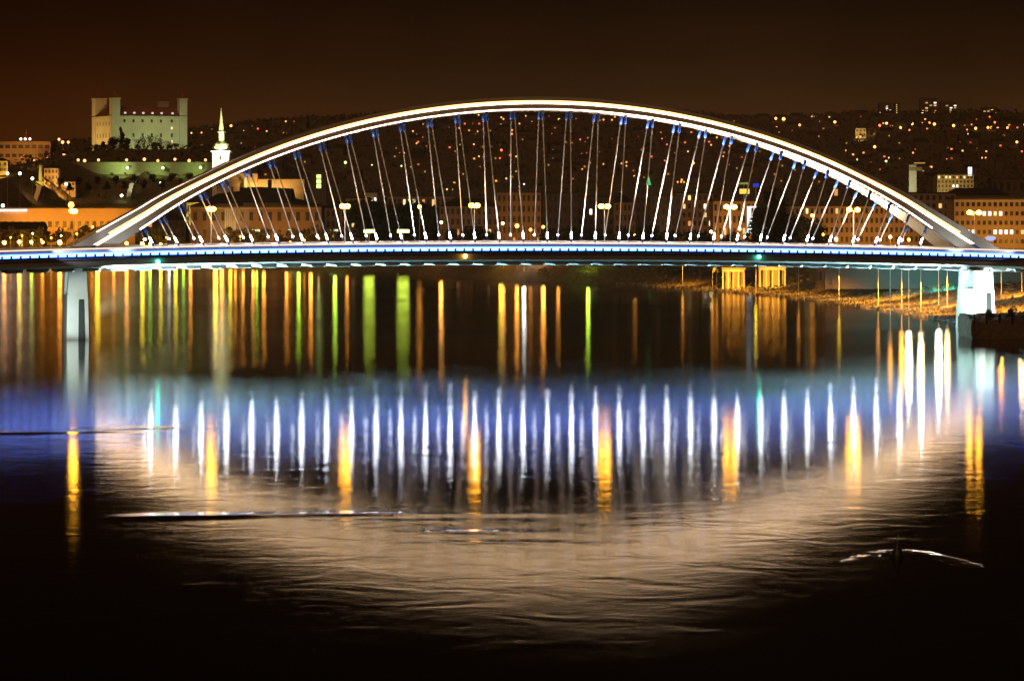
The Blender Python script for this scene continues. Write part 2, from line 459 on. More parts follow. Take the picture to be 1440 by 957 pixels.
# hangers
lamp_me = {}
for sgn in (-1, 1):
    for kk in range(-16, 17):
        sb = kk*SB
        s, z = arch_pt(kk)
        b = Vector((sb, sgn*WH, zdk(sb)-.05)); t = Vector(arch_p(sgn, s, z, 0)) + Vector((0, 0, .1))
        d = (t-b); Ln = d.length; d.normalize()
        h = MB().tube([b + d*1.6, t - d*min(2.3, Ln*.3)], .15, 8).build('hanger', M['rod'], bridge, smooth=True)
        MB().tube([t - d*min(2.3, Ln*.3), t], .36, 8).build('socket', M['blue'], h, smooth=True)
        MB().tube([b, b + d*1.6], .17, 8).build('anchor_pin', M['navy'], h, smooth=True)
        if sgn < 0:
            MB().tube([b+d*1.3, b+d*1.6, b+d*2.1, b+d*3.0], [.12, .22, .2, .155], 8).build('spot_lamp', M['hang_lamp'], h)
        else:
            MB().ball(b+d*2.2, .23, 8, 5).build('spot_lamp', M['hang_lamp_far'], h)

# piers
def pier(s, zb, label):
    p = MB().frustum(s, 0, zb-4, 10.4, 2.75, 7.2, 2.45, 6.6).build('pier', M['concrete'], bridge)
    p['label'] = label
    for v in (-5.4, 5.4):
        MB().frustum(s, v, 10.4, 18.15, 2.4, 1.1, 2.05, .95).build('pillar', M['concrete'], p)
        MB().box(s-1.9, s+1.9, v-.9, v+.9, 18.15, 18.7).build('bearing', M['steel'], p)
    MB().loft([[(s+.1, -7.3, zb-1), (s+1.7, -7.3, zb-1), (s+1.7, -6.9, zb-1), (s+.1, -6.9, zb-1)], [(s+.25, -6.72, 9.6), (s+1.55, -6.72, 9.6), (s+1.55, -6.3, 9.6), (s+.25, -6.3, 9.6)]]).build('slot_dark', M['black'], p)  # solid black strip, the dark of a slot painted on the pier
    return p
SL, SR = s_for(106, 0), s_for(1372, 0)
pier(SL, .9, 'slim pier standing in open water')
pier(SR, 3.2, 'pier standing on the river bank')
# navigation lights hung on the girder
for px, py, mt, nm in ((222, 368, 'nav_green', 'green'), (1067, 361, 'nav_green', 'green'), (654, 360, 'nav_amber', 'amber')):
    s = s_for(px, -12.0); D = bw(s, -12, 0).y
    z = CH - (py-HY)/F*D
    o = MB().ball((s, -12.25, z), .5, 8, 5).build('navigation_light', M[mt], bridge)
    o['label'] = nm + ' navigation light'
    MB().box(s-.1, s+.1, -12.2, -11.5, z+.1, z+.3).build('bracket', M['steel'], o)

# street lamps of the bridge
def lamp_parts(t, h, arm, hr, mt, axis=1):
    MB().tube([(0, 0, 0), (0, 0, h)], [.16, .10], 8).build('pole', M['pole'], t)
    MB().tube([(0, -arm, h+.25), (0, 0, h), (0, arm, h+.25)], .08, 6).build('arm', M['pole'], t)
    for q in (-1, 1):
        MB().ball((0, q*arm, h+.2), hr, 8, 5, sz=.75).build('lamp_head', mt, t)
names = ['leftmost twin street lamp of the bridge, beside the left arch foot', 'second twin street lamp from the left on the bridge deck', 'third twin street lamp from the left on the bridge deck',
         'fourth twin street lamp from the left, left of mid span', 'fourth twin street lamp from the right, right of mid span', 'third twin street lamp from the right on the bridge deck',
         'second twin street lamp from the right on the bridge deck', 'rightmost twin street lamp of the bridge, beside the right arch foot']
for (px, py), nm in zip(((103, 298), (297, 295), (485, 291), (667, 290), (850, 291), (1027, 292), (1200, 296), (1370, 300)), names):
    s = s_for(px, 0); p = bw(s, 0, 0)
    z0 = zdk(s)+.6
    h = CH - (py-HY)/F*p.y - z0
    t = thing('street_lamp', nm, 'street lamp', (p.x, p.y, z0), TH, 'twin sodium lamps along the bridge deck')
    lamp_parts(t, h, 3.2, .78, M['sodium'])

# floodlights of the bridge (real lamps on deck and piers)
for kk in (-14, -11, -8, -5, -2, 2, 5, 8, 11, 14):
    s = kk*SB
    sa, za = arch_pt(kk*.98)
    for sgn in (-1, 1):
        pw = 26000 if abs(kk) < 6 else 15000
        if sgn > 0 and kk > 3: pw *= 16
        spot('arch_floodlight', bw(s, -sgn*5.5, zdk(s)+1), bw(sa, sgn*(WH-INC*(za-ZD)), za+1), pw, (1, .87, .70) if kk < 13 else (1, .8, .5), 80, .8, .4)
for s_, tgt in ((-126, -110), (126, 110)):
    spot('arch_foot_floodlight', bw(s_, -17, 21), bw(tgt, -8, 24), 7000, (.8, .95, 1.0), 60, .6, .3)
    spot('arch_foot_floodlight', bw(tgt*.97, -17, 20.8), bw(tgt*.96, -8, 25), 3000, (.8, .95, 1.0), 80, .6, .3)
for s0_, s1_, pw in ((92, 107, 9000), (80, 96, 9000)):
    spot('arch_foot_floodlight', bw(s0_, -4.5, 22.6), bw(s1_, 7.2, 24), pw, (1, .68, .30), 75, .7, .3)
for s_, q in ((SL, 1), (SR, -1)):
    for v in (-6, 6):
        spot('soffit_floodlight', bw(s_+q*4.5, v*.6, 7), bw(s_+q*40, v*.5, 17.5), 1000000, (.45, .93, 1.0), 80, .7, .3)
        spot('soffit_floodlight', bw(s_+q*5, v, 5), bw(s_+q*15, v*.5, 17.5), 900000 if q > 0 else 160000, (.62, .96, 1.0), 95, .8, .3)
    spot('pier_floodlight', bw(s_-6, -19, 5), bw(s_, -5, 7.5), 110000 if q < 0 else 15000, (.75, 1, .95), 70, .6, .4)
    spot('pier_floodlight', bw(s_+q*18, -4, 8), bw(s_, -3, 10), 120000 if q < 0 else 16000, (.55, 1, .95), 60, .6, .4)
# ------------------------------------------------------------------ generic street lamps on land
ORANGE, YEL, GRN, WHT, RED = (1, .36, .04), (1, .70, .03), (.55, .9, .05), (1, .95, .85), (1, .16, .08)
lampmats = {}
def lmat(col, s, sample):
    k = (col, s, sample)
    if k not in lampmats: lampmats[k] = emi('lamp_glow', col, s, sample)
    return lampmats[k]
cname = {ORANGE: 'orange', YEL: 'yellow', GRN: 'green', WHT: 'white', RED: 'red'}
def post_lamp(x, y, z0, h, r, col, s, label, group, sample='AUTO', name='street_lamp'):
    t = thing(name, label, 'street lamp', (x, y, z0), 0, group)
    MB().tube([(0, 0, -.3), (0, 0, h-r*.6)], [.14, .09], 6).build('pole', M['pole'], t)
    MB().ball((0, 0, h), r, 8, 5).build('lamp_head', lmat(col, s, sample), t)
    return t
# lamps on the quay, whose light the water draws out into long streaks: (px, z of the lamp, distance past the waterline, radius, colour, strength)
def bank_D(px):
    D = np.arange(700, 2100, 2.0)
    d = bankdist((px-720)/F*D, D)
    return float(D[np.nonzero(d > 0)[0][0]])
QUAY = [(6, 15, ORANGE, 26, 1.0), (27, 13, YEL, 30, .9), (44, 15, GRN, 12, .8), (60, 14, ORANGE, 14, .8), (84, 14, ORANGE, 34, 1.1), (137, 14, YEL, 40, 1.1), (160, 15, ORANGE, 12, .8), (178, 15, ORANGE, 34, .8), (200, 13, YEL, 40, .9), (211, 15, GRN, 18, .7),
        (226, 14, YEL, 26, .7), (238, 14, WHT, 9, .7), (247, 14, YEL, 30, .8), (258, 15, GRN, 10, .7), (268, 14, ORANGE, 28, .7), (303, 14, YEL, 34, 1.1), (312, 15, ORANGE, 26, .9), (324, 14, YEL, 22, .8), (331, 13, ORANGE, 22, .6), (342, 13, ORANGE, 24, .7), (356, 14, ORANGE, 24, .7), (361, 13, GRN, 20, .6),
        (371, 14, ORANGE, 26, .8), (403, 13, ORANGE, 26, .7), (420, 13, GRN, 26, .8), (437, 13, ORANGE, 36, .8), (471, 12, GRN, 30, .8), (488, 12, ORANGE, 16, .7), (620, 11, ORANGE, 28, .8), (704, 9, YEL, 20, .7), (708, 11, ORANGE, 20, .6), (727, 11, ORANGE, 26, .7), (737, 10, WHT, 34, .7), (764, 10, ORANGE, 30, .8),
        (785, 8, ORANGE, 8, .7), (827, 9, GRN, 26, .7), (960, 10, ORANGE, 22, .7), (1002, 11, ORANGE, 20, .7), (1008, 11, ORANGE, 18, .6), (1063, 12, YEL, 34, .8), (1123, 12, ORANGE, 22, .6), (1180, 12, YEL, 26, .6), (1235, 13, ORANGE, 20, .7)]
for i, (px, z, c, s, r) in enumerate(QUAY):
    D = bank_D(px) + 10 + (i*37 % 13)
    x = (px-720)/F*D
    g0 = gz(x, D)
    z = min(z, CH-67/F*D)
    seg = 'left of the left arch foot' if px < 98 else ('under the left third of the arch' if px < 500 else ('under the middle of the arch' if px < 950 else 'before the columned pavilion'))
    post_lamp(x, D, g0, max(z-g0, 3.5), r*(1 if px < 900 else .62), c, s*(3.0 if px < 900 else .8), f'{cname[c]} quay lamp behind the deck, {seg}', f'{cname[c]} quay lamps {seg}')
for i, (px, z, c, s, r) in enumerate([(1252, 15.5, ORANGE, 30, .7), (1268, 15.5, ORANGE, 90, .7), (1278, 15.5, (1, .8, .5), 230, .9), (1295, 15.8, (1, .74, .42), 200, .8), (1320, 15.5, (1, .93, .8), 250, .9), (1332, 15.5, (1, .62, .25), 120, .8), (1408, 15.5, ORANGE, 110, .7), (1437, 15.5, (1, .7, .35), 160, .7)]):
    D = 890 + (i*29 % 41) if px < 1340 else 925
    x = (px-720)/F*D; g0 = gz(x, D)
    t = post_lamp(x, D, g0, z-g0, r*.9, c, s, ['slim', 'orange', 'whitish', 'pale orange', 'brightest white', 'warm', 'lone orange', 'outer pale'][i] + ' lamp post on the grass bank ' + ('left of' if px < 1340 else 'right of') + ' the right pier', 'lamp posts on the grass bank')

# ------------------------------------------------------------------ buildings
WINM = {'warm': emi('window_warm', (1, .62, .22), 1.1, 'NONE'), 'yellow': emi('window_yellow', (1, .85, .35), 1.3, 'NONE'), 'white': emi('window_white', (1, .95, .82), 2.2, 'NONE'), 'orange': emi('window_orange', (1, .42, .12), .8, 'NONE')}
def pane(w, h):
    k = ('pane', round(w, 2), round(h, 2))
    return k
meshcache = {}
def shared(key, mb, mats):
    k = (key, tuple(q.name for q in (mats if isinstance(mats, (list, tuple)) else [mats])))
    if k not in meshcache:
        me = bpy.data.meshes.new(key)
        me.from_pydata(mb.v, [], mb.f)
        for q in (mats if isinstance(mats, (list, tuple)) else [mats]): me.materials.append(q)
        if isinstance(mats, (list, tuple)): me.polygons.foreach_set('material_index', mb.m)
        me.update()
        meshcache[k] = me
    return meshcache[k]
def window_part(parent, x, y, z, w, h, mat, name='window'):
    mb = MB().box(-w/2, w/2, -.06, .0, 0, h)
    o = link(name, shared(f'{name}_{w:.1f}_{h:.1f}', mb, mat), parent, (x, y, z))
    return o
def block(name, label, cat, px0, px1, ytop, D, depth, wall, roof='flat', rows=0, cols=0, lit=(), dark=True, rz=0.0, wsize=(.5, .55), roofm=None, base=None, rise=5.0, group=None, zmargin=2.5, ledge=None):
    x0, x1 = (px0-720)/F*D, (px1-720)/F*D
    xc, wd = (x0+x1)/2, x1-x0
    g0 = min(gz(xc, D), gz(x0, D), gz(x1, D)) if base is None else base
    zt = CH - (ytop-HY)/F*D
    h = zt-g0
    if roof in ('gable', 'hip'): h -= rise
    t = thing(name, label, cat, (xc, D+depth/2, g0), rz, group)
    W2, D2 = wd/2, depth/2
    MB().box(-W2, W2, -D2, D2, -3, h).build('wall', wall, t)
    rm = roofm or M['roof_dark']
    if roof == 'flat':
        MB().box(-W2-.35, W2+.35, -D2-.35, D2+.35, h, h+.7).build('roof', rm, t)
    elif roof == 'gable':
        MB().loft([[(-W2-.5, -D2-.6, h), (-W2-.5, D2+.6, h), (-W2-.5, 0, h+rise)], [(W2+.5, -D2-.6, h), (W2+.5, D2+.6, h), (W2+.5, 0, h+rise)]]).build('roof', rm, t)
    elif roof == 'hip':
        q = min(D2, W2)*.9
        MB().loft([[(-W2-.5, -D2-.5, h), (W2+.5, -D2-.5, h), (W2+.5, D2+.5, h), (-W2-.5, D2+.5, h)], [(-W2+q, -.3, h+rise), (W2-q, -.3, h+rise), (W2-q, .3, h+rise), (-W2+q, .3, h+rise)]]).build('roof', rm, t)
    if ledge:
        MB().box(-W2-.15, W2+.15, -D2-.3, -D2-.003, h-1.1, h-.5).build('cornice', ledge, t)
    if rows:
        cw, rh = wd/cols, (h-zmargin)/rows
        for r in range(rows):
            for c in range(cols):
                k = None
                for (rr, cc, mt) in lit:
                    if rr == r and cc == c: k = mt
                if k is None and not dark: continue
                window_part(t, -W2+cw*(c+.5), -D2-.003, zmargin+rh*(r+.22), cw*wsize[0], rh*wsize[1], WINM[k] if k else M['glass' if (r*7+c*3+int(px0)) % 5 else 'dim'])
    return t, W2, D2, h

# --- castle on its hill
CD = 2700
u = CD/F
cx, cy = (158-720)*u, CD
cz = CH + (HY-214)*u
castle = thing('castle', 'floodlit pale castle with four corner towers and red roofs on the hilltop', 'castle', (cx, cy, cz), R(23.5))
CW, CDp, CHt = 68.0, 62.0, 33.0
body = MB().box(0, CW, 0, CDp, -14, CHt).build('wall', M['castle'], castle)
MB().loft([[(-.6, -.6, CHt), (CW+.6, -.6, CHt), (CW+.6, CDp+.6, CHt), (-.6, CDp+.6, CHt)], [(9, 9, CHt+7.5), (CW-9, 9, CHt+7.5), (CW-9, CDp-9, CHt+7.5), (9, CDp-9, CHt+7.5)]]).build('roof', M['roof_red'], castle)
MB().box(-.9, CW+.9, -.9, CDp+.9, CHt-.8, CHt-.002).build('cornice', M['roof_dark'], castle)
for (tx, ty, a, h) in ((3.0, 2.6, 3.8, 47), (CW-3.0, 2.6, 3.5, 47), (4.5, CDp-4, 5.3, 48), (CW-3.5, CDp-3, 3.9, 46)):
    tw = MB().box(tx-a, tx+a, ty-a, ty+a, -14, h).build('tower', M['castle'], castle)
    MB().box(tx-a-.5, tx+a+.5, ty-a-.5, ty+a+.5, h, h+1.0).build('cornice', M['castle'], tw)
    MB().frustum(tx, ty, h+1.0, h+3.6, a+.3, a+.3, a*.45, a*.45).build('roof', M['roof_red'], tw)
    MB().frustum(tx, ty, h+3.6, h+(9.5 if a > 5 else 6.4), a*.45, a*.45, .12, .12).build('turret', M['roof_red'], tw)
for c, x in enumerate((11, 19.3, 27.6, 36, 44.4, 54.5)):
    for z, hh in ((26.5, 2.6), (13.5, 3.4)):
        if c == 0 and z < 20: continue
        window_part(castle, x, -.004, z, 1.9, hh, M['glass'])
    window_part(castle, x+.6, -.3, CHt+1.0, 2.0, 1.5, emi('dormer_light', (1, .93, .75), .8, 'NONE'), 'dormer')
for z in (20.5, 8.5): window_part(castle, 54.5, -.004, z, 1.6, 2.2, WINM['yellow'])
for y in range(8): window_part(castle, 0, 0, 0, .1, .1, M['glass']) if False else None
for j in range(5):
    o = window_part(castle, -.004, 10+j*9.5, 13, 2, 4, M['dim']); o.rotation_euler = (0, 0, R(-90))
    o = window_part(castle, -.004, 10+j*9.5, 24, 2, 3, M['dim']); o.rotation_euler = (0, 0, R(-90))
def cw_(x, y, z):
    a = R(23.5); return Vector((cx + x*math.cos(a) - y*math.sin(a), cy + x*math.sin(a) + y*math.cos(a), cz+z))
def cflood(x, y, tx, ty, tz, p, col, ang):
    q = cw_(x, y, 0); q.z = gz(q.x, q.y) + 3.5
    spot('castle_floodlight', q, cw_(tx, ty, tz), p, col, ang, .8, .5)
for x in (6, 30, 54):
    cflood(x, -46, x, 0, 18, 24000, (.80, 1, .40), 95)
cflood(CW+4, -40, CW-3, 0, 24, 11000, (.84, 1, .66), 60)
cflood(-40, 24, 0, 30, 14, 120000, (1, .56, .12), 100)
cflood(-36, 54, 0, 58, 26, 36000, (1, .56, .14), 70)
# --- cathedral with its spire
KD = 2300; u = KD/F
kx = (311-720)*u; kz = gz(kx, KD)
kz0 = CH + (HY-262)*u
church = thing('cathedral', 'white cathedral tower with bulbous green cap and slender lit spire', 'church', (kx, KD, kz0))
def kh(y): return (HY-y)*u + CH - kz0
tw = MB().box(-6.1, 6.1, -6.1, 6.1, -40, kh(214)).build('tower', M['white_paint'], church)
MB().box(-7, 7, -7, 7, kh(214), kh(212.2)).build('cornice', M['white_paint'], tw)
MB().lathe([(6.0, kh(212)), (6.5, kh(207)), (5.3, kh(202.5)), (3.2, kh(199)), (2.4, kh(197.5))], 8).build('dome', M['copper'], tw)
MB().lathe([(2.3, kh(197.6)), (2.5, kh(196.8)), (2.2, kh(196)), (2.2, kh(186.5)), (3.0, kh(186)), (2.8, kh(185)), (2.0, kh(184.2))], 8).build('lantern', M['copper'], tw)
sp = MB().lathe([(2.2, kh(184.2)), (1.6, kh(176)), (.7, kh(160)), (.25, kh(155))], 8).build('spire', M['copper'], tw)
MB().box(-.15, .15, -.15, .15, kh(155), kh(152)).build('cross', M['copper'], sp)
for y in (222, 236):
    window_part(tw, 0, -6.104, kh(y+3), 1.8, 3.6, M['glass'])
for (a, b, y0_, y1_) in ((322, 362, 250, 246), (362, 428, 258, 254)):
    xa, xb = (a-311)*u, (b-311)*u
    nv = MB().box(xa, xb, -5, 9, -40, kh(y0_+7)).build('nave', M['plaster_ochre'], church)
    MB().loft([[(xa, -6, kh(y0_+7)), (xa, 10, kh(y0_+7)), (xa, 2, kh(y1_-2))], [(xb, -6, kh(y0_+7)), (xb, 10, kh(y0_+7)), (xb, 2, kh(y1_-2))]]).build('roof', pbr('nave_roof', (.5, .36, .2), .85, .2, .2), nv)
    for q in range(int((xb-xa)/6)):
        window_part(nv, xa+3+q*6, -5.004, kh(y0_+22), 1.5, 5, M['dim'])
tr = MB().lathe([(1.5, -20), (1.5, kh(256)), (.3, kh(246)), (.1, kh(243))], 6, x=(346-311)*u, y=-8).build('turret', M['copper'], church)
spot('church_floodlight', (kx-22, KD-30, kz0+4), (kx, KD, kz0+16), 110000, (1, .96, .74), 45, .7, .4)
spot('church_floodlight', (kx+10, KD-30, kz0+10), (kx, KD, kz0+44), 520000, (1, .90, .45), 60, .7, .4)
spot('church_floodlight', (kx+34, KD-30, kz0-2), (kx+36, KD, kz0+6), 150000, (1, .58, .16), 110, .8, .4)

# --- castle fortification wall with green lamps
for (a, b, yt, D, nm) in ((95, 340, 229, 2480, 'long low fortification wall below the castle, washed by green lamps'),):
    x0, x1 = (a-720)/F*D, (b-720)/F*D
    zt = CH + (HY-yt)/F*D
    t = thing('fortification_wall', nm, 'wall', ((x0+x1)/2, D, zt-9))
    W2 = (x1-x0)/2
    MB().box(-W2, W2, 0, 3, -3, 9).build('wall', M['stone'], t)
    MB().box(-W2-.2, W2+.2, -.3, 3.3, 9, 9.6).build('coping', M['stone'], t)
for i, (px, py, pw) in enumerate(((179, 236, 5200), (229, 236, 2600), (282, 235.5, 2600))):
    D = 2474; p = at(px, py, D)
    t = thing('wall_lamp', ['brightest greenish lamp on the castle wall', 'green lamp on the castle wall under the castle', 'green lamp at the right end of the castle wall'][i], 'lamp', p, 0, 'green lamps along the castle wall')
    MB().ball((0, 0, 0), .95, 8, 5).build('lamp_head', lmat((.85, 1, .8) if i == 0 else (.75, 1, .3), 9, 'NONE'), t)
    MB().tube([(0, 0, -.5), (0, 5, -.8)], .12, 5).build('bracket', M['pole'], t)
    spot('wall_floodlight', p + Vector((-3, -12, -2)), p + Vector((-8, 6, -1)), pw*5, (.6, 1, .22), 100, .9, .3)
# lit stairway up the hill
D = cast(184, 280) or 2400
t = thing('stairway', 'pale lit stairway climbing the dark slope under the castle', 'stairs', at(186, 262, D))
MB().loft([[(x-1.6, 0, z-1.5), (x+1.6, 0, z-1.5), (x+1.6, 0, z+1.5), (x-1.6, 0, z+1.5)] if False else [(x-1.7, y, z), (x+1.7, y, z), (x+1.7, y+1.5, z-1), (x-1.7, y+1.5, z-1)] for x, y, z in ((-2.2, -6, -8), (-1.6, -3, -3), (-.5, 0, 2), (1.5, 4, 6.5), (4.5, 8, 11))]).build('flight', pbr('stair_stone', (.6, .58, .48), .9, .2, .5), t)
post_lamp(*at(171, 275, D-8)[:2], at(171, 275, D-8).z-4, 4, 1.1, (.8, 1, .5), 14, 'greenish lamp at the foot of the lit stairway', None)
post_lamp(*at(225.5, 257, D)[:2], at(225.5, 257, D).z-4, 4, .8, (.95, 1, .7), 8, 'pale lamp standing alone right of the lit stairway', None)
spot('stair_floodlight', at(180, 268, D-30), at(188, 255, D+2), 30000, (.95, 1, .6), 40, .8, .3)

# --- parliament, monuments and the lit things on the left
t, W2, D2, h = block('parliament_building', 'wide flat orange-lit building on the ridge left of the castle', 'building', -40, 71, 199, 2560, 30, M['plaster_ochre'], 'flat', 2, 12, [], True, base=CH+(HY-228)/F*2560, wsize=(.7, .4))
spot('facade_floodlight', at(20, 224, 2500), at(25, 205, 2560), 60000, (1, .38, .06), 130, .8, .4)
spot('facade_floodlight', at(55, 224, 2510), at(58, 207, 2560), 30000, (1, .38, .06), 130, .8, .4)
dm = MB().lathe([(4.5, h+.7), (4, h+3.2), (2, h+5), (.6, h+6.5), (.2, h+11)], 10, x=(33-15.5)*2560/F).build('dome', M['roof_red'], t)
for dx in (-3.6, 0, 4): MB().ball(((33-15.5)*2560/F+dx, -6, h+2.2), 1.0, 8, 4).build('lamp_head', lmat((1, .9, .7), 5, 'NONE'), dm)
for (a, b, yt, yb, col, nm) in ((-14, 7, 206, 222, 60000, 'yellow-lit house at the left picture edge below the parliament'), (-20, 11, 222, 247, 60000, 'bright amber-lit tower house at the left picture edge')):
    D = cast(max((a+b)/2, -3), yb) or 2400
    base = CH+(HY-yb)/F*D
    block('floodlit_house', nm, 'house', a, b, yt, D, 10, M['plaster_ochre'], 'hip', 2, 4, [], True, base=base, rise=2.5)
    spot('facade_floodlight', at((a+b)/2+2, yb+2, D-24), at((a+b)/2, (yt+yb)/2, D), col, (1, .62, .08), 100, .8, .3)
D = cast(57, 258) or 2400
t = thing('monument_column', 'slender yellow-lit column on a plinth below the parliament', 'monument', at(57, 258, D))
uu = D/F
MB().frustum(0, 0, -30, 1.6, 3.2, 3.2, 2.8, 2.8).build('plinth', M['stone'], t)
MB().lathe([(1.6, 1.6), (1.3, 24*uu), (1.8, 24.3*uu), (1.8, 25.4*uu)], 10).build('shaft', M['plaster_pale'], t)
MB().ball((0, 0, 27*uu), 1.0, 8, 5).build('finial', M['stone'], t)
spot('column_floodlight', at(53, 262, D-14), at(57, 245, D), 16000, (1, .75, .12), 80, .8, .3)
for i, (a, b, yt, yb, D) in enumerate(((62, 82, 233, 258, 2080), (80, 106, 252, 272, 2020))):
    D = cast((a+b)/2, yb) or 2400
    block('lit_house', ['tall orange-lit house right of the yellow column', 'low orange-lit house on the slope below the castle'][i], 'house', a, b, yt, D, 10, M['plaster_ochre'], 'gable', 2, 4, [], True, base=CH+(HY-yb)/F*D, rise=2)
    spot('facade_floodlight', at((a+b)/2-4, yb+1, D-22), at((a+b)/2, (yt+yb)/2, D), 30000, (1, .5, .1), 110, .8, .3)
D = cast(50, 284) or 2300
t = thing('lit_ramp', 'dim golden lit ramp wall below the column', 'wall', at(50, 272, D))
MB().loft([[(-2, 0, -6), (1, 0, -6), (1, 2, -6), (-2, 2, -6)], [(1, 0, 6), (5, 0, 6), (5, 2, 6), (1, 2, 6)]]).build('wall', M['plaster_ochre'], t)
spot('ramp_floodlight', at(49, 268, D-20), at(50, 273, D), 9000, (1, .6, .2), 90, .8, .3)

# --- the long low quay building on the left with its lit eaves
D = 1790
t, W2, D2, h = block('quay_building', 'long low orange-lit quay building left of the arch', 'building', -60, 190, 293, D, 18, M['plaster_ochre'], 'flat', 1, 24, [], True, wsize=(.5, .3), zmargin=6)
MB().box(-W2, (38-65)*D/F, -D2-1.2, -D2-.4, h-1.6, h-.6).build('eaves_light', emi('eaves_tube', (1, .92, .88), 3, 'AUTO'), t)
MB().box((30-65)*D/F, (97-65)*D/F, -D2-5, -D2-.5, h-12.4, h-11).build('canopy', M['plaster_ochre'], t)
for px in (12, 40, 70, 100, 135, 165):
    spot('facade_floodlight', at(px, 322, D-22), at(px, 302, D), 21000, (1, .38, .03), 120, .9, .3)
# theatre
D = 1740
t, W2, D2, h = block('theatre', 'wide theatre with dark humped roof and dim orange facade beside the river', 'theatre', 268, 452, 291, D, 30, M['plaster_brown'], 'flat', 2, 14, [], True, wsize=(.4, .5), ledge=M['plaster_ochre'])
uu = D/F
prof = [(-W2-1, h+.71), (-W2+6, h+3), (-W2+14, h+7.5), (-W2+30, h+9.5), (-10, h+11), (2, h+11.5), (20, h+10.5), (W2-16, h+5), (W2+1, h+.71)]
MB().loft([[(x, -D2-.5, h+.71), (x, -D2-.5, h+.72+max(0, (z-h-.71)*.15)), (x, -D2*.3, z), (x, D2*.3, z), (x, D2+.5, h+.72)] for x, z in prof]).build('humped_roof', M['roof_dark'], t)
MB().tube([((377-360)*uu, -3, h+3), ((377-360)*uu, -3, h+15.5)], 1.2, 6).build('chimney', M['roof_dark'], t)
for q in range(6): MB().box((317-360)*uu+q*1.1-.3, (317-360)*uu+q*1.1+.3, -D2-.9, -D2-.2, 0, h-1).build('column', M['plaster_pale'], t)
spot('facade_floodlight', at(322, 335, D-22), at(322, 305, D), 14000, (1, .75, .3), 70, .8, .3)
for px in (290, 350, 385, 425): spot('facade_floodlight', at(px, 338, D-22), at(px, 308, D), 10000, (1, .38, .05), 120, .9, .3)
block('corner_house', 'narrow yellow-lit corner house between arch and church', 'house', 262, 284, 278, 1900, 14, M['plaster_ochre'], 'hip', 3, 4, [(2, 1, 'yellow'), (1, 3, 'yellow'), (2, 2, 'warm')], True, rise=3)
spot('facade_floodlight', at(273, 310, 1880), at(273, 288, 1900), 30000, (1, .8, .15), 110, .9, .3)

